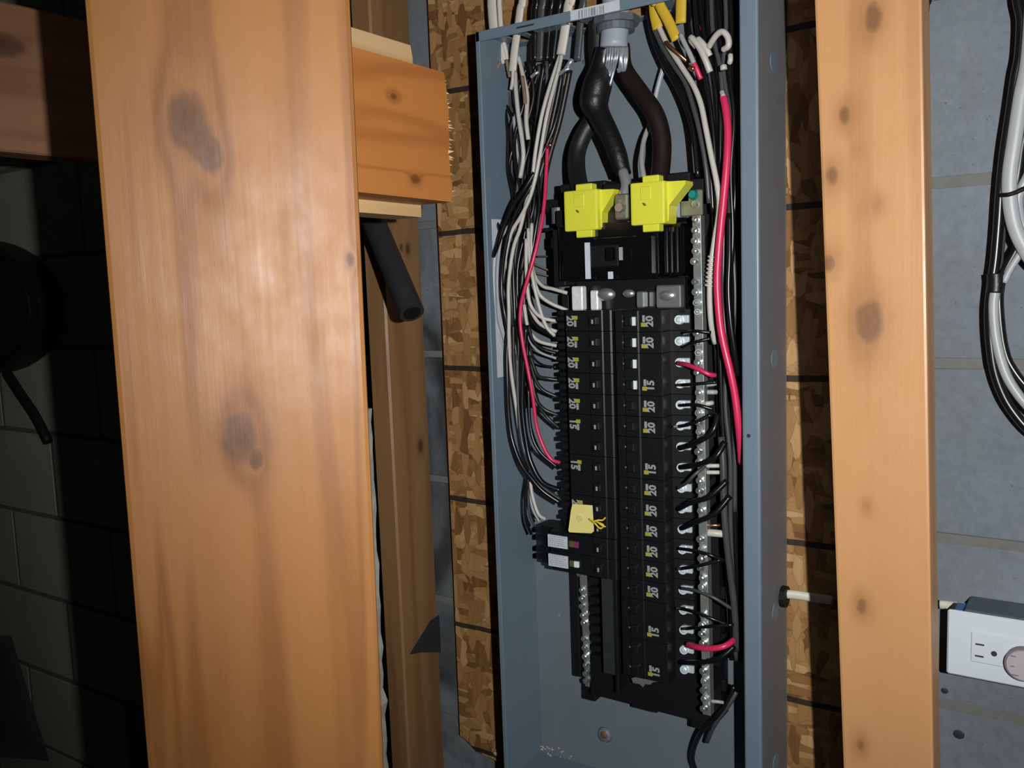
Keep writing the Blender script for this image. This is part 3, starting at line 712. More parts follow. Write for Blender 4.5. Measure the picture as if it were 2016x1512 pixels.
def breaker(side, k, poles, label, amp, onflag=False, marking=True, long=False, dull=False):
    pz = .0262 if side < 0 else .02565
    zc = pitch_z(side, k) - (poles - 1) * pz / 2
    o = thing('circuit_breaker', label, 'breaker', (XS + side * .0008, BY, zc), 'branch circuit breakers')
    meshobj('breaker_body', me_of(('breaker_body', poles, side), body_fn(poles, pz, side), M_blackpl), o)
    for p in range(poles):
        z = (poles - 1) * pz / 2 - p * pz
        lx = side * (.0245 if side < 0 else .0215)
        tg = meshobj('toggle', me_of(('toggle', side), bx_fn(lx - .0052, lx + .0052, -.0062, .0005, -.0055, .0055, .0014), M_blackpl), o, (0, 0, z), (0, side * .0, 0))
        if side < 0: meshobj('toggle_mark', me_of(('toggle_mark', side), bx_fn(lx - .0012, lx + .0012, -.0066, -.006, -.0036, .0016, 0), M_mark), tg)
        else: meshobj('toggle_mark', me_of(('toggle_mark', side), bx_fn(lx - .0095, lx - .0075, -.0016, -.0006, -.001, .001, 0), M_markd), tg)
        if onflag: meshobj('on_flag', me_of(('on_flag', side), bx_fn(side * .0262, side * .0305, -.0035, -.0008, -.0052, .0052, .0002), M_onflag), o, (0, 0, z))
        if side < 0:
            meshobj('terminal_lip', me_of(('terminal_lip',), lip_fn, M_blackmat), o, (0, 0, z))
        else:
            meshobj('terminal_screw', me_of(('terminal_screw', side, dull), term_fn(side), M_markd if dull else M_screwb), o, (0, 0, z))
            if not dull:
                meshobj('terminal_clamp', me_of(('terminal_clamp', side), bx_fn(side * .0765, side * .0873, .0235, .028, -.0045, .0048, .0008), M_screwb), o, (0, 0, z + .0008))
    if marking:
        z = (poles - 1) * pz / 2 if side < 0 else -(poles - 1) * pz / 2
        mx = side * (.0575 if side < 0 else .0465); fl = -1 if side < 0 else 1
        def mk(bm): return bm
        m = meshobj('rating_mark', text_mesh(amp, .0132, M_mark, .0005), o, (mx - .0018 * side * -1 * (1 if side < 0 else 1) * 0 + side * .002, -.0008, z - .0002), (math.pi / 2, math.radians(90 if side < 0 else -90), 0))
        meshobj('yellow_code', me_of(('yellow_code',), bx_fn(-.0024, .0024, -.0003, .0003, -.0030, .0030, 0), M_marky), m, (0, 0, 0))
        y = m.children[0]
        # sits at the inner corner of the marking, square to the face
        y.matrix_parent_inverse = Matrix(); y.rotation_euler = (-math.pi / 2, 0, 0)
        y.location = ((-.0040), .0082, .0002)
        y2 = meshobj('grey_code', me_of(('grey_code',), bx_fn(-.0040, .0040, -.0003, .0003, -.0016, .0016, 0), M_mark), m, (.0032, .0078, .0001), (-math.pi / 2, 0, 0))
    return o
ordn = ['first', 'second', 'third', 'fourth', 'fifth', 'sixth', 'seventh', 'eighth', 'ninth', 'tenth', 'eleventh', 'twelfth', 'thirteenth', 'fourteenth', 'fifteenth']
ORD = ordn + ['sixteenth', 'seventeenth', 'eighteenth', 'nineteenth', 'twentieth', 'twenty-first', 'twenty-second', 'twenty-third', 'twenty-fourth', 'twenty-fifth', 'twenty-sixth']
TS, SS = 'column above the yellow tag', 'column beside the long neutral bar'
for k in range(5): breaker(-1, k, 1, f'single black breaker, {ordn[k]} from the top in the {TS}', '20')
breaker(-1, 5, 2, f'double black breaker directly under the five singles in the {TS}', '15')
breaker(-1, 7, 2, 'double black breaker fed by the thin red wire, two rows above the tag', '15')
breaker(-1, 9, 2, 'double black breaker partly hidden behind the yellow paper tag', '20')
k = 0
for (row, poles, amp) in ((0, 1, '20'), (1, 1, '20'), (2, 2, '15'), (4, 1, '20'), (5, 1, '20'), (6, 2, '15'), (8, 1, '20'), (9, 1, '20'), (10, 1, '20'), (11, 1, '20'), (12, 1, '20'), (13, 1, '20'), (14, 2, '15'), (16, 2, '15')):
    typ = 'single' if poles == 1 else 'double'
    breaker(1, row, poles, f'{typ} black breaker, {ordn[k]} breaker down the {SS}', amp, onflag=row < 3, dull=False); k += 1
# the two long breakers with white stickers
for k, lab, c1, c2 in ((11, 'long black breaker with white sticker and magenta button just under the yellow tag', M_oliveb, M_magenta), (12, 'long black breaker with white sticker and white button, lowest of its column', M_oliveb, M_onflag)):
    z = pitch_z(-1, k); o = thing('circuit_breaker', lab, 'breaker', (XS - .0008, BY - .001, z))
    H = .0127
    bm = bmesh.new(); prism(bm, [(-.0012, .001, -H), (-.0035, 0, -H), (-.013, 0, -H), (-.0145, -.0012, -H), (-.034, -.0012, -H), (-.036, 0, -H), (-.098, .001, -H), (-.1, .003, -H), (-.1, .016, -H), (-.125, .02, -H), (-.126, .05, -H), (0, .05, -H)], (0, 0, 2 * H))
    obj('breaker_body', bm, M_blackpl, o)
    bm = B(-.030, -.0195, -.0062, .0005, -.0055, .0055, bev=.0014); tg = obj('toggle', bm, M_blackpl, o)
    obj('toggle_mark', B(-.0258, -.0234, -.0066, -.006, -.0036, .0016), M_mark, tg)
    a, b = at(1079, 1040, BY).x - o.location.x, at(1117, 1040, BY).x - o.location.x
    s = obj('white_sticker', B(a, b, -.0006, .002, -.0085, .0078), M_label, o)
    bm = bmesh.new(); rr = random.Random(k)
    for i in range(5):
        x = a + .002
        while x < b - .004:
            wd = rr.uniform(.001, .0035); box(bm, x, min(x + wd, b - .001), -.0007, -.0005, .0052 - i * .0028, .0064 - i * .0028); x += wd + .0009
    obj('fine_print', bm, M_labelink, s)
    a, b, c = (at(x, 1070, BY).x - o.location.x for x in (1122, 1131, 1140))
    obj('test_button', B(a, b - .0004, -.002, .002, -.0045, .0035, bev=.0005), c1, o)
    obj('test_button', B(b, c, -.0025, .002, -.0045, .0035, bev=.0005), c2, o)
    bm = bmesh.new()
    for zz in (-.0085, .002): box(bm, -.131, -.122, .018, .035, zz, zz + .006)
    obj('terminal_lips', bm, M_blackmat, o)
# dark terminal scallops on the tag side are the breakers' own wire lips
# yellow paper tag on its string
TY = .968
o = thing('paper_tag', 'pale yellow paper tag tied over the breakers with yellow string', 'tag', at(1145, 1050, TY))
pts = [(1127, 992), (1166, 995), (1169, 1046), (1164, 1050), (1121, 1048), (1119, 1045), (1124, 1005)]
bm = bmesh.new(); prism(bm, [at(x, y, TY + (.004 if y < 1010 else 0)) - o.location for x, y in pts], (0, .0008, 0)); obj('tag_card', bm, M_tag, o)
bm = bmesh.new(); c = at(1142, 1021, TY + .0015) - o.location
prism(bm, [c + Vector((math.cos(a) * .0045, -.0008, math.sin(a) * .004)) for a in [i * math.pi / 8 for i in range(16)]], (0, .0004, 0)); obj('faded_stamp', bm, M_tagink, o)
bm = bmesh.new()
tube(bm, [at(*p) - o.location for p in ((1160, 1022, TY - .001), (1168, 1026, TY - .004), (1178, 1024, TY - .003), (1186, 1024, TY), (1192, 1019, TY))], .0011, 6)
tube(bm, [at(*p) - o.location for p in ((1163, 1024, TY - .001), (1172, 1031, TY - .005), (1178, 1038, TY - .003), (1184, 1040, TY), (1188, 1034, TY - .002), (1181, 1030, TY - .004), (1174, 1027, TY - .003))], .0012, 6)
tube(bm, [at(*p) - o.location for p in ((1176, 1028, TY - .004), (1186, 1035, TY - .003), (1192, 1037, TY))], .001, 6)
obj('string_knot', bm, M_string, o, smooth=True)

# ---------------------------------------------------------------- service cables
def cable(name, label, mat, r, pts, cat='cable', group=None, flat=None, seg=8, n=6, parent=None, radii=None):
    P3 = [at(*p) for p in pts]
    bm = bmesh.new(); tube(bm, P3, r, seg, n, flat=flat, radii=radii)
    o = obj(name, bm, mat, loc=P3[0], smooth=True)
    if parent:
        o.parent = parent; o.location = P3[0] - parent.location
    elif label: tag(o, label, cat, group)
    return o
o = thing('service_cable', 'grey sheathed service cable with bare strands and black taped neutral coming through the panel top', 'cable', at(1208, 30, 1.025))
L = o.location
bm = bmesh.new(); tube(bm, [at(1220, -420, 1.025) - L, at(1214, -60, 1.025) - L, at(1212, 30, 1.025) - L, at(1208, 98, 1.02) - L], .017, 20); obj('sheath', bm, M_segrey, o, smooth=True)
bm = bmesh.new(); c = at(1212, 36, 1.026); c.z = ZT - .008; cyl(bm, c - L, (0, 0, 1), .029, .008, 10); cyl(bm, c - L + Vector((0, 0, -.006)), (0, 0, 1), .023, .012, 20); obj('clamp_nut', bm, M_conn, o)
rr = random.Random(31)
for i in range(15):
    u = (i + .5) / 15 - .5; x0 = 1210 + 52 * u; dp = .018 * math.sqrt(max(0, 1 - 3.6 * u * u))
    Lx = 1196 + 34 * u; ly = 166 - 28 * abs(u) + rr.uniform(-14, 8)
    if i > 9: Lx, ly = 1214 + 20 * u + rr.uniform(-4, 4), 140 + rr.uniform(-12, 10)
    bm = bmesh.new(); tube(bm, [at(x0, 92, 1.012 - dp * .6) - L, at(x0 - 2 + rr.uniform(-3, 3), 116, 1.006 - dp * .4) - L, at((x0 + Lx) / 2, 138, 1.006) - L, at(Lx, ly, 1.008) - L], .0019, 6); obj('bare_strand', bm, M_alu, o, smooth=True)
bm = bmesh.new(); tube(bm, [at(x, y, Y) - L for x, y, Y in ((1192, 96, 1.012), (1186, 130, 1.012), (1176, 168, 1.008), (1170, 200, 1.006), (1180, 228, 1.004), (1198, 262, 1.0), (1214, 300, .998), (1228, 345, .998))], .0145, 16, radii=(.85, 1.0, 1.25, 1.25, .95, .85, .8, .66)); obj('taped_neutral', bm, M_tape, o, smooth=True)
bm = bmesh.new(); tube(bm, [at(x, y, Y) - L for x, y, Y in ((1226, 336, .994), (1232, 362, .988), (1229, 380, .982), (1223, 400, .977))], .0062, 10); obj('bare_tail', bm, M_alu, o, smooth=True)
cable('hot_cable', 'thick black cable curving into the lower-set yellow lug cover', M_hot, .0112, ((1176, 40, 1.03), (1176, 100, 1.03), (1180, 170, 1.03), (1172, 225, 1.03), (1150, 262, 1.025), (1136, 300, 1.02), (1136, 340, 1.01), (1146, 390, .99)), group=None, seg=16)
cable('hot_cable', 'thick brownish black cable curving into the yellow lug cover beside the olive bracket', M_wbrown, .0112, ((1222, 90, 1.03), (1228, 135, 1.026), (1258, 180, 1.02), (1288, 222, 1.015), (1302, 270, 1.012), (1302, 320, 1.005), (1294, 380, .99)), seg=16)
cable('bonding_wire', 'thin white wire crossing behind the brownish black cable to the lug cover', M_wgrey, .0032, ((1314, 112, 1.045), (1304, 140, 1.045), (1292, 185, 1.045), (1283, 235, 1.045), (1268, 275, 1.03), (1263, 315, 1.01), (1268, 352, .995)), 'wire')

# ---------------------------------------------------------------- sheathed cables through the panel top
WS = 'white sheathed cable entering the panel top '
def sheath(label, mat, pts, wd=.0062, th=.003): return cable('sheathed_cable', label, mat, 0, pts, flat=(wd, th), seg=12)
sheath(WS + 'nearest the box corner', M_nmwhite, ((968, -420, 1.03), (968, -40, 1.03), (969, 20, 1.03), (974, 70, 1.03), (984, 100, 1.03), (990, 126, 1.03)), .0072)
sheath(WS + 'just beside the cornermost one', M_nmwhite, ((983, -420, 1.035), (983, -40, 1.035), (984, 20, 1.035), (988, 70, 1.035), (995, 100, 1.035), (997, 120, 1.035)), .0036)
sheath(WS + 'third from the box corner', M_nmwhite, ((1030, -420, 1.025), (1030, -40, 1.025), (1024, 20, 1.025), (1018, 65, 1.025), (1013, 100, 1.022), (1009, 140, 1.02)), .0058)
sheath(WS + 'below the edge of the barcode sticker', M_nmwhite, ((1126, -420, 1.02), (1126, -40, 1.02), (1119, 10, 1.02), (1112, 60, 1.02), (1104, 108, 1.02)), .0066)
YS = 'yellow sheathed cable at the panel top, '
sheath(YS + 'nearest the grey service cable', M_nmyellow, ((1286, -420, 1.018), (1286, -40, 1.018), (1287, 0, 1.018), (1289, 30, 1.018), (1295, 56, 1.018)), .0066)
sheath(YS + 'the slanting middle one', M_nmyellow, ((1285, -420, 1.008), (1285, -40, 1.008), (1297, 5, 1.008), (1316, 42, 1.008), (1332, 78, 1.008)), .0062)
sheath(YS + 'the upright one by the black wires', M_nmyellow, ((1341, -420, 1.012), (1341, -40, 1.012), (1341, 0, 1.012), (1340, 46, 1.012)), .0066)
for i, (x0, x1) in enumerate(((1052, 1050), (1066, 1062), (1082, 1074), (1098, 1086), (1145, 1136), (1362, 1368), (1384, 1388), (1404, 1404), (1424, 1420), (1440, 1434))):
    sheath(f'black sheathed cable entering the panel top, {ordn[i]} black one from the box corner', M_wdark if i % 3 == 1 else M_wblack, ((x0 + 4, -420, 1.03), (x0 + 4, -40, 1.03), (x0, 20, 1.03), ((x0 + x1) / 2, 70, 1.03), (x1, 120, 1.03)), .0052)['group'] = 'black cables through the panel top'

# ---------------------------------------------------------------- wires on the tag side of the box
def wire(label, mat, pts, r=.0023, group=None, name='insulated_wire', **k): return cable(name, label, mat, r, pts, 'wire', group, seg=7, **k)
WW = 'white wire '
wire(WW + 'from the white cable below the barcode, the outer of two long ones', M_wwhite, ((1103, 108, 1.018), (1092, 140, 1.012), (1075, 195, 1.0), (1064, 240, .996), (1054, 300, .994), (1048, 350, .992), (1036, 400, .992), (1024, 450, .992), (1013, 480, .992), (1006, 516, .992), (1001, 566, .992), (1002, 615, .992), (1002, 657, .993), (1004, 710, .996), (1010, 760, 1.0), (1017, 806, 1.004), (1022, 846, 1.012)), .0026)
wire(WW + 'from the white cable below the barcode, the inner of two long ones', M_wwhite, ((1106, 108, 1.016), (1099, 140, 1.01), (1083, 200, .998), (1074, 240, .994), (1064, 300, .992), (1054, 350, .990), (1042, 392, .990), (1026, 425, .990), (1008, 455, .990), (999, 485, .992), (993, 520, .994), (988, 556, 1.0), (984, 600, 1.006), (987, 640, 1.01), (993, 680, 1.015)), .0026)
wire('thick grey-white wire sweeping close along the panel side', M_wgrey, ((1010, 440, 1.0), (988, 462, .997), (977, 490, .994), (972, 533, .992), (973, 595, .992), (976, 632, .994), (986, 668, 1.0), (992, 700, 1.01)), .0033)
wire(WW + 'bowed beside the third white cable', M_wwhite, ((1020, 110, 1.03), (1030, 150, 1.028), (1038, 190, 1.025), (1036, 235, 1.02), (1040, 275, 1.02)), .003)
wire('pinkish white wire hanging straight under the third white cable', M_wwhite, ((1014, 140, 1.03), (1016, 180, 1.022), (1021, 230, 1.018), (1029, 285, 1.014), (1030, 315, 1.014), (1024, 350, 1.016)), .003)
wire(WW + 'ending in the dark bundle under the third cable', M_wwhite, ((1010, 136, 1.02), (1009, 160, 1.02), (1006, 176, 1.022)), .0024)
wire('grey-white wire behind the pinkish white one', M_wgrey, ((1012, 230, 1.03), (1016, 275, 1.028), (1020, 310, 1.025), (1030, 350, 1.02)), .0026)
lst = [((1047, 440, 1.01), (1046, 480, 1.005), (1049, 539, 1.0), (1056, 566, 1.0), (1066, 584, 1.005), (1086, 598, 1.01), (1117, 611, 1.02)),
       ((1040, 470, 1.012), (1050, 535, 1.012), (1067, 562, 1.01), (1089, 569, 1.01), (1117, 577, 1.015)),
       ((1040, 450, 1.004), (1042, 500, 1.0), (1048, 543, .996), (1056, 582, .996), (1066, 619, 1.0), (1077, 645, 1.004), (1092, 661, 1.01)),
       ((1036, 470, 1.0), (1036, 530, .996), (1040, 582, .994), (1048, 607, .996), (1066, 625, 1.0), (1094, 632, 1.01)),
       ((1038, 560, 1.005), (1044, 605, 1.004), (1056, 630, 1.004), (1071, 643, 1.006), (1096, 653, 1.012)),
       ((1032, 600, 1.004), (1038, 640, 1.002), (1048, 660, 1.002), (1064, 673, 1.004), (1096, 681, 1.012)),
       ((1034, 640, 1.01), (1046, 676, 1.008), (1064, 694, 1.008), (1096, 706, 1.014))]
for i, p in enumerate(lst): wire(WW + f'fanning into the column above the tag, {ordn[i]} of seven from the top', M_wwhite if i != 6 else M_wgrey, p, .0025 if i < 6 else .0018)
BW = 'black wire '
blk = [((1036, 590, 1.012), (1044, 622, 1.01), (1060, 645, 1.01), (1096, 664, 1.014)), ((1040, 640, 1.0), (1050, 672, 1.0), (1070, 688, 1.004), (1096, 696, 1.012)),
       ((1042, 680, 1.006), (1052, 706, 1.006), (1070, 719, 1.008), (1096, 723, 1.014)), ((1044, 700, 1.0), (1058, 738, 1.0), (1078, 745, 1.004), (1100, 748, 1.012)),
       ((1042, 700, 1.002), (1052, 742, 1.0), (1068, 767, 1.002), (1098, 782, 1.012)), ((1046, 740, 1.002), (1055, 784, 1.0), (1072, 806, 1.002), (1100, 818, 1.012)),
       ((1048, 750, 1.006), (1062, 800, 1.004), (1080, 824, 1.006), (1102, 844, 1.014)), ((1040, 760, 1.0), (1044, 840, .998), (1060, 886, 1.0), (1100, 923, 1.012))]
for i, p in enumerate(blk): wire(f'black wire fanning into the column above the tag, {ordn[i]} of eight from the top', M_wgreen if i in (3, 4, 5, 6) else M_wblack, p, .0024 if i != 2 else .0016)
wire('thin red wire winding down the tag side into a double breaker', M_wred, ((1078, 286, 1.02), (1075, 346, 1.015), (1072, 395, 1.008), (1066, 440, 1.0), (1055, 491, .992), (1045, 528, .988), (1034, 566, .986), (1026, 599, .986), (1024, 632, .986), (1029, 675, .987), (1038, 721, .99), (1046, 763, .992), (1051, 796, .994), (1056, 837, .996), (1068, 875, .998), (1084, 903, 1.0), (1102, 911, 1.008)), .0025)
wire('thick black wire bending down to the double breaker behind the tag', M_wblack, ((1004, 640, .996), (998, 690, .994), (999, 760, .992), (1001, 812, .992), (1008, 865, .992), (1026, 914, .992), (1048, 944, .994), (1070, 968, .998), (1104, 991, 1.008)), .0034)
wire('thick black wire ending just above the tag breaker', M_wblack, ((1036, 640, 1.0), (1030, 720, 1.0), (1028, 800, 1.0), (1036, 870, 1.0), (1046, 912, 1.0), (1068, 950, 1.002), (1104, 966, 1.01)), .0036)
wire('second dark wire hugging the thick black wire to the tag breaker', M_wdark, ((1018, 700, 1.004), (1020, 790, 1.004), (1028, 870, 1.004), (1044, 918, 1.004), (1064, 955, 1.006), (1104, 985, 1.012)), .0028)
wire(WW + 'dropping to the long breaker with white sticker', M_wwhite, ((1036, 918, 1.01), (1043, 944, 1.006), (1049, 980, 1.004), (1060, 1012, 1.004), (1073, 1022, 1.01)), .0025)
wire('slim grey wire beside the white one dropping to the long breaker', M_wgrey, ((1036, 925, 1.012), (1042, 960, 1.008), (1048, 1000, 1.006), (1062, 1028, 1.01)), .0018)
wire('black wire looping lowest to the end of the long breaker', M_wblack, ((1034, 910, 1.01), (1040, 940, 1.004), (1034, 985, 1.0), (1036, 1025, 1.0), (1046, 1052, 1.006)), .0022)
wire('dark wire second lowest looping to the long breaker end', M_wdark, ((1038, 930, 1.008), (1040, 970, 1.004), (1042, 1010, 1.004), (1052, 1036, 1.008)), .0018)
wire('lone black wire hanging along the bare panel side by the label', M_wblack, ((990, 126, 1.04), (980, 170, 1.045), (976, 225, 1.045), (972, 263, 1.04), (963, 292, 1.036), (965, 335, 1.03), (967, 380, 1.02), (973, 425, 1.01), (984, 452, 1.0)), .0026)
wire('dark wire paired with the lone hanging one at its top', M_wdark, ((996, 130, 1.045), (988, 180, 1.05), (985, 240, 1.05), (982, 275, 1.045), (970, 300, 1.04)), .0026)
wire('glossy black wire arching down over the bundle near the white label', M_wblack, ((1052, 340, .99), (1034, 370, .986), (1012, 402, .984), (994, 440, .984), (981, 478, .984), (971, 505, .99)), .003)
wire('second glossy black wire arching beside the first near the white label', M_wblack, ((1056, 346, .994), (1040, 376, .99), (1020, 410, .988), (1004, 450, .988), (994, 490, .988), (988, 540, .99), (988, 580, .99), (994, 620, .99), (1002, 660, .995)), .0028)
rr = random.Random(44)
stations = [(125, 990, 1118, 1.035), (190, 990, 1106, 1.035), (260, 1000, 1090, 1.03), (330, 1000, 1072, 1.025), (395, 1008, 1062, 1.02), (450, 1000, 1056, 1.015), (540, 992, 1044, 1.01), (640, 1004, 1040, 1.008), (720, 1008, 1044, 1.008), (800, 1016, 1044, 1.01)]
NB = 26
for i in range(NB):
    u = (i + .5) / NB; off = rr.uniform(-.008, .014); pts = []
    stop = rr.choice((5, 7, 8, 9, 9, 10))
    for j, (y, a, b, Y) in enumerate(stations[:stop]):
        uu = min(1, max(0, u + rr.uniform(-.13, .13) * (1 if j else 0)))
        pts.append((a + (b - a) * uu, y + rr.uniform(-8, 8), Y + off))
    m = (M_wblack, M_wblack, M_wdark, M_wblack, M_wbrown, M_wdark)[i % 6]
    wire(f'dark wire in the tag-side bundle, {ORD[i]} from the box corner at its top', m, pts, .0025, 'black wires in the bundle on the tag side')
for i in range(5):
    wire(f'thick dark wire slanting from the panel top, {ordn[i]} counted from the service cable', M_wbrown, ((1122 - 7 * i, 138, 1.03), (1112 - 7 * i, 190, 1.03), (1100 - 7 * i, 245, 1.03), (1084 - 5 * i, 300, 1.03), (1074 - 5 * i, 345, 1.03), (1066 - 4 * i, 400, 1.028)), .0036, 'thick dark wires slanting from the panel top')
for (p, m, lab) in ((((985, 122, 1.02), (978, 138, 1.02), (975, 144, 1.02)), M_wbrn, 'short stub of brown paper at the cornermost white cable'), (((997, 118, 1.025), (1001, 138, 1.025), (1004, 152, 1.025)), M_wbrn, 'strip of brown paper between the first two white cables'), (((1028, 150, 1.02), (1032, 180, 1.02), (1034, 205, 1.02)), M_wbrn, 'strip of brown paper beside the bowed white wire')):
    wire(lab, m, p, .0026, name='paper_filler')
for i, (p, lab) in enumerate(((((1113, 138, 1.01), (1122, 124, 1.008), (1127, 118, 1.01)), 'topmost'), (((1102, 146, 1.008), (1112, 138, 1.006), (1121, 135, 1.008)), 'lower'), (((1046, 152, 1.01), (1054, 145, 1.008), (1060, 142, 1.01)), 'far'))):
    wire(f'{lab} bare bright wire end glinting over the tag-side bundle', M_alu, p, .0022 if i else .003, name='bare_wire')
wire('bare copper tip catching light at the head of the thin red wire', M_copper, ((1079, 290, 1.015), (1085, 284, 1.013)), .0026, name='bare_wire')
for i, p in enumerate((((1058, 505, 1.05), (1075, 505, 1.05), (1092, 506, 1.05)), ((1052, 520, 1.05), (1070, 528, 1.05), (1094, 537, 1.05)), ((1056, 538, 1.05), (1078, 543, 1.05), (1096, 545, 1.05)), ((1060, 560, 1.05), (1085, 563, 1.05), (1104, 566, 1.05)))):
    wire(f'thin bare ground wire passing behind the main breaker, {ordn[i]} from the top', M_wbrn if i in (1, 2) else M_wdark, p, .0014, name='ground_wire')

# ---------------------------------------------------------------- wires on the neutral-bar side
w1 = wire('long white wire with a spiral wrap beside the red cable', M_wwhite, ((1297, 52, 1.02), (1313, 86, 1.015), (1328, 110, 1.01), (1345, 136, 1.006), (1366, 170, 1.0), (1380, 206, .996), (1390, 255, .992), (1400, 306, .99), (1412, 365, .988), (1416, 412, .988), (1406, 478, .988), (1399, 531, .988), (1397, 584, .99), (1400, 637, .995), (1408, 676, 1.005)), .0034)
hp = []
for i in range(90):
    t = i / 89; y = 500 + 64 * t; x = 1403 - 7 * t; c = at(x, y, .988); a = t * 2 * math.pi * 8
    hp.append(c + Vector((math.cos(a) * .0046, math.sin(a) * .0046, 0)))
bm = bmesh.new(); tube(bm, hp, .0011, 5, smooth=False); o = obj('spiral_wrap', bm, M_nmwhite, loc=hp[0], smooth=True); o.parent = w1; o.location = hp[0] - w1.location
wire('thick red cable running down beside the long neutral bar', M_wred, ((1424, 190, .996), (1429, 215, .992), (1433, 258, .988), (1431, 319, .984), (1424, 399, .982), (1415, 491, .98), (1412, 557, .98), (1416, 624, .98), (1423, 670, .98), (1437, 729, .98), (1447, 779, .982), (1453, 828, .984), (1457, 868, .99), (1460, 912, 1.0)), .0045)
wire('pale frayed end above the thick red cable', M_wgrey, ((1421, 180, .995), (1424, 190, .993)), .003, name='bare_wire')
wire('black wire sweeping from the yellow cables to the black hook', M_wblack, ((1276, -20, 1.03), (1277, 30, 1.03), (1290, 85, 1.028), (1310, 130, 1.025), (1336, 175, 1.02), (1356, 224, 1.018), (1366, 270, 1.015), (1374, 350, 1.01)), .0034)
wire('dark wire running beside the long white one from the yellow cables', M_wdark, ((1285, 50, 1.022), (1304, 92, 1.018), (1326, 128, 1.014), (1350, 165, 1.01), (1366, 215, 1.006), (1378, 262, 1.004), (1390, 330, 1.004), (1396, 400, 1.008)), .003)
wire('black wire tucked between the long white and dark wires', M_wblack, ((1292, 58, 1.026), (1316, 108, 1.02), (1344, 150, 1.015), (1368, 200, 1.01), (1384, 262, 1.008), (1398, 340, 1.008), (1404, 420, 1.01)), .0034)
wire('bare copper wire leaving the nearest yellow cable', M_copper, ((1312, 82, 1.0), (1322, 94, 1.0), (1338, 108, 1.002), (1352, 120, 1.006)), .0022, name='bare_wire')
wire('bright copper tip beside the short red wire', M_copper, ((1358, 131, .998), (1366, 137, .998)), .003, name='bare_wire')
wire('short white wire leaving the slanting yellow cable', M_wgrey, ((1340, 68, 1.004), (1348, 86, 1.002), (1358, 106, 1.0), (1366, 124, 1.0)), .003)
wire('short red wire below the slanting yellow cable', M_wred, ((1362, 116, 1.004), (1370, 132, 1.004), (1380, 156, 1.008)), .003)
wire('dull red wire showing between black cables at the panel top', M_wred, ((1376, 50, 1.03), (1383, 58, 1.028), (1388, 72, 1.03)), .0032)
wire('thick white wire folded double near the panel top', M_wwhite, ((1372, 92, 1.0), (1362, 80, .998), (1362, 75, .996), (1376, 92, .994), (1388, 116, .994), (1398, 142, .998)), .0038)
wire('short white wire end beside the folded white wire', M_wwhite, ((1374, 76, .998), (1384, 86, .996), (1392, 98, .996), (1398, 110, .998)), .0034)
wire('white wire curled over like a hook near the flange', M_wwhite, ((1396, 92, .996), (1404, 78, .99), (1414, 66, .986), (1424, 63, .984), (1433, 74, .984), (1434, 90, .984), (1424, 98, .988)), .0036)
wire('white wire end poking out beside the hooked one', M_wwhite, ((1438, 108, .99), (1438, 118, .988), (1436, 124, .99)), .003)
wire('small white nub on the black wires below the hooked wire', M_wwhite, ((1424, 130, .984), (1425, 137, .983)), .004)
rr = random.Random(77)
rs = [(-40, 1350, 1452, 1.025), (60, 1366, 1446, 1.02), (140, 1384, 1446, 1.015), (240, 1396, 1448, 1.012), (340, 1402, 1448, 1.012), (460, 1404, 1446, 1.014), (580, 1404, 1448, 1.015), (700, 1410, 1448, 1.016), (800, 1414, 1450, 1.018), (900, 1418, 1452, 1.02), (1000, 1424, 1452, 1.022), (1100, 1428, 1456, 1.025), (1200, 1434, 1460, 1.03), (1300, 1440, 1462, 1.035)]
for i in range(22):
    u = (i + .5) / 22; off = rr.uniform(-.012, .012); pts = []
    stop = rr.choice((5, 8, 9, 10, 11, 12, 13, 14))
    for j, (y, a, b, Y) in enumerate(rs[:stop]):
        uu = min(1, max(0, u + rr.uniform(-.1, .1) * (1 if j else 0))); pts.append((a + (b - a) * uu, y + rr.uniform(-8, 8), Y + off))
    wire(f'dark wire in the neutral-bar-side bundle, {ORD[i]} from the yellow cables at its top', (M_wblack, M_wdark, M_wblack)[i % 3], pts, .0028, 'black wires in the bundle on the neutral-bar side')
wire('glossy black wire with a bright glint between red cable and flange', M_wblack, ((1436, 420, .99), (1436, 500, .986), (1434, 570, .984), (1438, 632, .984), (1446, 690, .988), (1452, 740, .996)), .0032)
wire('grey-edged black cable standing clear low beside the long neutral bar', M_wdark, ((1420, 860, 1.0), (1424, 920, .998), (1425, 990, .998), (1430, 1060, 1.0), (1438, 1130, 1.004), (1446, 1200, 1.01), (1450, 1280, 1.02)), .0042)
# one wire to each terminal of the neutral-bar-side breakers
row = {0: ((1345, 656), (1368, 652), (1400, 655)), 1: ((1344, 682), (1368, 674), (1400, 666)), 3: ((1340, 758), (1370, 756), (1412, 752)), 4: ((1338, 798), (1370, 797), (1405, 806)),
       5: ((1334, 840), (1362, 834), (1402, 816)), 6: ((1338, 882), (1370, 872), (1402, 850), (1414, 815)), 7: ((1340, 920), (1376, 914), (1408, 900), (1428, 870)), 8: ((1334, 961), (1352, 950), (1368, 934), (1388, 918)),
       9: ((1336, 1002), (1358, 990), (1396, 978), (1432, 946)), 10: ((1342, 1040), (1372, 1027), (1406, 1012), (1438, 976)), 11: ((1336, 1080), (1366, 1084), (1396, 1092), (1426, 1104)), 12: ((1340, 1120), (1376, 1114), (1420, 1102)),
       13: ((1340, 1158), (1370, 1163), (1404, 1176), (1440, 1198)), 14: ((1338, 1198), (1366, 1204), (1396, 1216), (1434, 1230)), 15: ((1350, 1238), (1390, 1234), (1444, 1230)), 17: ((1340, 1304), (1380, 1304), (1416, 1296), (1446, 1272))}
nth = 0
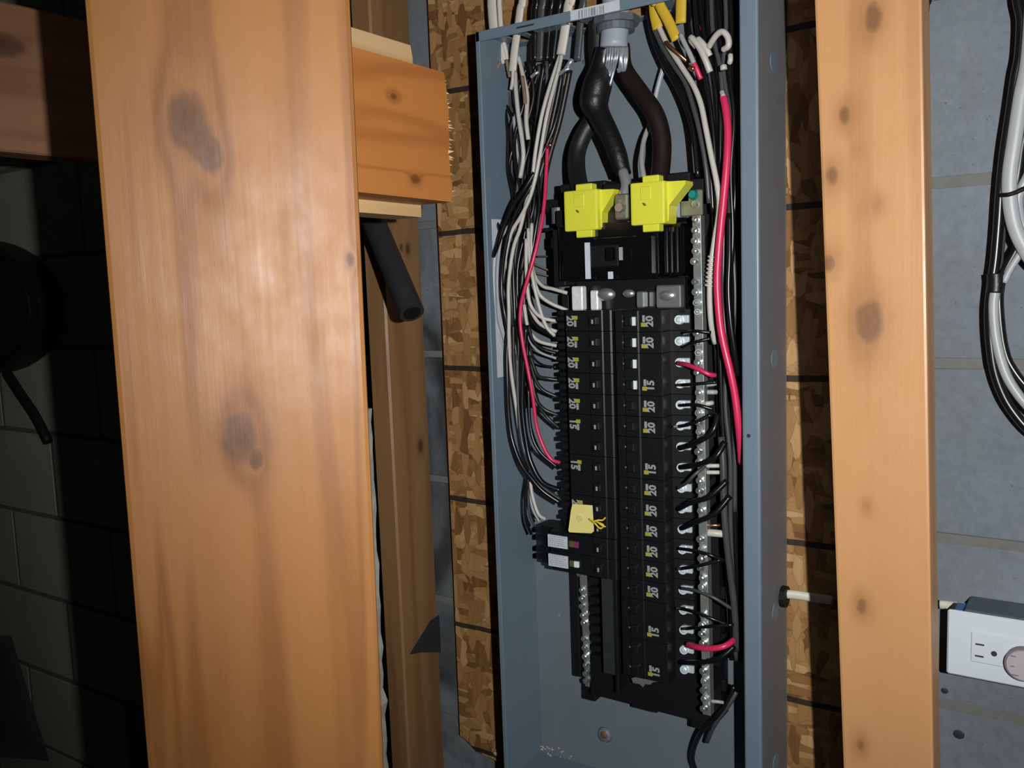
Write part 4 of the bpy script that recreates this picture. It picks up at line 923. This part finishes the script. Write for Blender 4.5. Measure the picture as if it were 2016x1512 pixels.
for k, p in row.items():
    ys = (1.002, .984, .981, .990) if len(p) == 4 else (1.002, .982, .986)
    thick = k in (6, 7, 9, 10, 17)
    wire(f'{"thick " if thick else ""}black wire to the neutral-bar-side breakers, {["first","second","third","fourth","fifth","sixth","seventh","eighth","ninth","tenth","eleventh","twelfth","thirteenth","fourteenth","fifteenth","sixteenth"][nth]} black one from the top', M_wdark if k in (8, 13) else M_wblack, [(x, y, Y) for (x, y), Y in zip(p, ys)], .0034 if thick else .0021); nth += 1
    if k in (3, 5, 12, 14, 15):
        wire(f'bare wire end at the {(ordn + ["sixteenth"])[k]} terminal screw down beside the long neutral bar', M_copper if k != 5 else M_alu, [(p[0][0] - 8, p[0][1], 1.0), (p[0][0] + 10, p[0][1] - (1 if k != 12 else 2), .9995)], .0018, name='bare_wire')
wire('short thin red wire crossing the long neutral bar near its upper half', M_wred, ((1334, 715, 1.002), (1352, 718, .986), (1376, 727, .980), (1396, 737, .982), (1408, 739, .99)), .0028)
wire('short thick pink-red wire crossing low over the long neutral bar', M_wred, ((1354, 1269, .996), (1372, 1274, .984), (1396, 1277, .979), (1420, 1274, .98), (1434, 1268, .986), (1444, 1260, .996)), .0038)
for i, (x0, y0, x1, y1, r, m) in enumerate(((1392, 917, 1416, 917, .0026, M_wwhite), (1392, 930, 1416, 930, .0026, M_wwhite), (1392, 1048, 1422, 1051, .0048, M_wwhite), (1402, 1380, 1424, 1383, .0022, M_wgrey), (1395, 1034, 1418, 1034, .0016, M_copper), (1396, 757, 1408, 755, .003, M_wgrey), (1397, 772, 1410, 772, .003, M_wgrey), (1393, 795, 1402, 793, .003, M_wwhite))):
    wire(('short white wire stub leaving the long neutral bar, number %s' % ordn[i]) if 0 else ['upper of two white stubs leaving the long neutral bar', 'lower of two white stubs leaving the long neutral bar', 'thick white stub leaving the lower half of the long neutral bar', 'short grey stub near the foot of the long neutral bar', 'thin copper stub just above the thick white stub', 'grey stub leaving the neutral bar under the thin red wire', 'second grey stub leaving the neutral bar under the thin red wire', 'tiny white stub beside the fifth breaker row'][i], m, ((x0 - 5, y0, .998), ((x0 + x1) / 2, (y0 + y1) / 2, 1.0), (x1, y1, 1.004)), r)
wire('black wire looping out at the foot of the panel', M_wblack, ((1446, 1350, 1.03), (1432, 1382, 1.025), (1410, 1410, 1.02), (1386, 1434, 1.02), (1370, 1462, 1.03), (1363, 1490, 1.04), (1368, 1512, 1.045), (1376, 1530, 1.05)), .0032)
wire('glossy grey wire beside the loop at the panel foot', M_wdark, ((1450, 1362, 1.03), (1436, 1386, 1.025), (1418, 1410, 1.025), (1402, 1436, 1.03), (1392, 1460, 1.04)), .003)

# ---------------------------------------------------------------- cable out of the panel side
o = thing('side_cable', 'short white cable leaving a black bushing in the panel side', 'cable', at(1536, 1170, 1.05))
L = o.location; bm = bmesh.new(); tube(bm, [at(1536, 1169, 1.05) - L, at(1565, 1171, 1.055) - L, at(1604, 1177, 1.06) - L, at(1640, 1182, 1.062) - L], 0, 12, flat=(.0055, .0035)); obj('sheath', bm, M_nmwhite, o, smooth=True)
bm = bmesh.new(); cyl(bm, Vector((XR + .003, 1.05, at(1536, 1173, 1.05).z)) - L, (1, 0, 0), .013, .007, 16); obj('bushing', bm, M_blackmat, o)

# ---------------------------------------------------------------- wall outlet
PY = 1.034
a = at(1866, 1200, PY); b = at(1862, 1326, PY); x0 = (a.x + b.x) / 2; z1, z0 = a.z, b.z; x1 = x0 + .121
o = thing('wall_outlet', 'white outlet turned sideways on a blue-grey box on the block wall', 'outlet', ((x0 + x1) / 2, WY, z0)); L = o.location
def wb(name, *g, m, bev=0): bm = B(*g, bev=bev); bmesh.ops.translate(bm, verts=bm.verts, vec=-L); return obj(name, bm, m, o)
wb('cover_plate', x0, x1, PY, PY + .005, z0, z1, m=M_plate, bev=.0018)
bx0 = at(1897, 1203, PY + .005).x
wb('steel_box', bx0, x1 - .006, PY + .005, WY - .001, z0 + .008, z1 + .001, m=M_boxgrey, bev=.002)
bm = bmesh.new(); cyl(bm, at(1976, 1210, 1.06) - L + Vector((0, 0, .0)), (0, 0, 1), .003, .003, 10); obj('box_screw', bm, M_screw, o)
e0 = at(1912, 1250, PY).x; zc = (z0 + z1) / 2
wb('receptacle_face', e0, e0 + .069, PY - .0015, PY + .002, zc - .0168, zc + .0168, m=M_plate, bev=.001)
for (px, py) in ((1929, 1269), (1928, 1292)):
    p = at(px, py, PY - .0015); wb('blade_slot', p.x - .0042, p.x + .0042, PY - .0018, PY - .001, p.z - .0009, p.z + .0009, m=M_slot)
p = at(1957, 1287, PY - .0015); bm = bmesh.new(); cyl(bm, p - L, (0, -1, 0), .0029, .0008, 14); obj('ground_hole', bm, M_slot, o)
bm = bmesh.new(); tube(bm, [at(1850, 1190, 1.075) - L, at(1872, 1192, 1.075) - L, at(1900, 1196, 1.07) - L], 0, 10, flat=(.005, .003)); obj('feed_cable', bm, M_nmwhite, o, smooth=True)
p = at(1890, 1199, 1.06); wb('blue_connector', p.x - .004, p.x + .005, 1.045, 1.07, p.z - .003, p.z + .004, m=M_blueplug, bev=.001)
p = at(1881, 1198, 1.06); wb('knockout_gap', p.x - .003, p.x + .004, 1.046, 1.07, p.z - .003, p.z + .003, m=M_slot)
p = at(2016, 1306, PY - .004); r = (at(2016, 1306, PY - .004) - at(1978, 1300, PY - .004)).length
o2 = thing('round_plug', 'round lilac-grey plug-in disc covering half of the sideways outlet', 'plug', (p.x, PY - .002, p.z))
bm = bmesh.new(); cyl(bm, (0, -.004, 0), (0, -1, 0), r, .008, 40); obj('disc_rim', bm, M_discrim, o2)
bm = bmesh.new(); cyl(bm, (0, -.0085, 0), (0, -1, 0), r * .92, .002, 40, r2=r * .88); d_ = obj('disc_face', bm, M_disc, o2)
bm = bmesh.new()
for z_, w_ in ((.008, .005), (-.012, .008), (-.003, .004)): box(bm, -.012, -.012 + w_, -.0098, -.0094, z_, z_ + .0012)
obj('faint_print', bm, M_discrim, d_)
# pits in the block under the outlet
for (px, py, r) in ((1888, 1446, .0055), (1860, 1360, .0035)):
    p = at(px, py, WY - .0018); bm = bmesh.new(); bmesh.ops.create_icosphere(bm, subdivisions=2, radius=r, matrix=Matrix.Translation(p - wall.location) @ Matrix.Diagonal((1.1, .15, 1, 1))); obj('block_pit', bm, M_ink, wall)

# ---------------------------------------------------------------- cables hanging at the block wall
CW = ' hanging on the block wall above the outlet'
CY = 1.058
cable('hanging_cable', 'longest black cable hanging on the block wall', M_wblack, .0052, ((1990, -500, CY), (1998, -200, CY), (2002, -60, CY), (2004, 0, CY), (2011, 40, CY), (2008, 106, CY), (2000, 150, CY), (1990, 220, CY), (1978, 300, CY), (1970, 380, CY), (1966, 440, CY), (1960, 510, CY), (1953, 560, CY), (1948, 612, CY), (1950, 670, CY), (1958, 728, CY), (1974, 775, CY), (1996, 812, CY), (2030, 850, CY), (2080, 880, CY), (2150, 890, CY)))
cable('hanging_cable', 'pale flat cable above the outlet, held by a black tie', M_wgrey, 0, ((2040, -500, CY - .008), (2036, -100, CY - .008), (2026, 100, CY - .008), (2010, 190, CY - .008), (1998, 270, CY - .008), (1988, 340, CY - .008), (1988, 390, CY - .008), (1996, 440, CY - .008), (2012, 480, CY - .008), (2035, 515, CY - .008), (2080, 550, CY - .008), (2150, 570, CY - .008)), flat=(.0072, .0045), seg=12)
cable('hanging_cable', 'thin pale cable branching off low among the hanging wall cables', M_wgrey, .0036, ((2150, 420, CY - .004), (2070, 436, CY - .004), (2030, 470, CY - .004), (2012, 494, CY - .004), (1990, 528, CY - .004), (1976, 556, CY - .004)))
cable('hanging_cable', 'white cable between two black ones' + CW, M_wgrey, .0052, ((1962, 560, CY - .004), (1956, 600, CY - .004), (1960, 660, CY - .004), (1974, 720, CY - .004), (1994, 762, CY - .004), (2030, 806, CY - .004), (2080, 840, CY - .004), (2150, 852, CY - .004)))
cable('hanging_cable', 'inner black cable bowed low' + CW, M_wblack, .0046, ((2150, 390, CY), (2060, 430, CY), (2016, 470, CY), (1996, 500, CY), (1976, 540, CY), (1967, 580, CY), (1970, 640, CY), (1978, 690, CY), (1992, 724, CY), (2026, 766, CY), (2080, 800, CY), (2150, 815, CY)))
cable('hanging_cable', 'short dark cable beside the longest black one above the outlet', M_wdark, .0042, ((1974, 420, CY + .005), (1970, 480, CY + .005), (1964, 540, CY + .005), (1960, 570, CY + .005)))
cable('hanging_cable', 'pale cable right at the frame edge' + CW, M_wgrey, .005, ((2070, -500, CY), (2066, 0, CY), (2054, 240, CY), (2030, 330, CY), (2010, 372, CY), (2004, 400, CY), (2012, 440, CY), (2034, 470, CY), (2080, 510, CY), (2150, 530, CY)))
cable('hanging_cable', 'black cable behind the pale flat one' + CW, M_wblack, .006, ((2056, -500, CY + .006), (2052, 0, CY + .006), (2040, 200, CY + .006), (2016, 270, CY + .006), (2006, 330, CY + .006), (2000, 380, CY + .006), (2008, 430, CY + .006), (2030, 480, CY + .006), (2080, 530, CY + .006), (2150, 552, CY + .006)))
cable('cable_tie', 'black tie around the pale flat cable', M_blackmat, .0022, ((1972, 384, CY - .012), (1986, 383, CY - .018), (2002, 378, CY - .016), (2020, 370, CY - .012), (2036, 366, CY + .004)), cat='tie')
cable('tape_wrap', 'black tape wrapped round the cables at the narrow waist', M_tape, .0085, ((1960, 538, CY - .003), (1961, 556, CY - .003), (1959, 576, CY - .003)), cat='tape')
cable('hanging_cable', 'black cable top of the wall beside the knotty stud', M_wblack, .005, ((1826, -420, 1.06), (1826, -40, 1.06), (1821, 10, 1.06), (1817, 50, 1.06), (1812, 110, 1.06)))
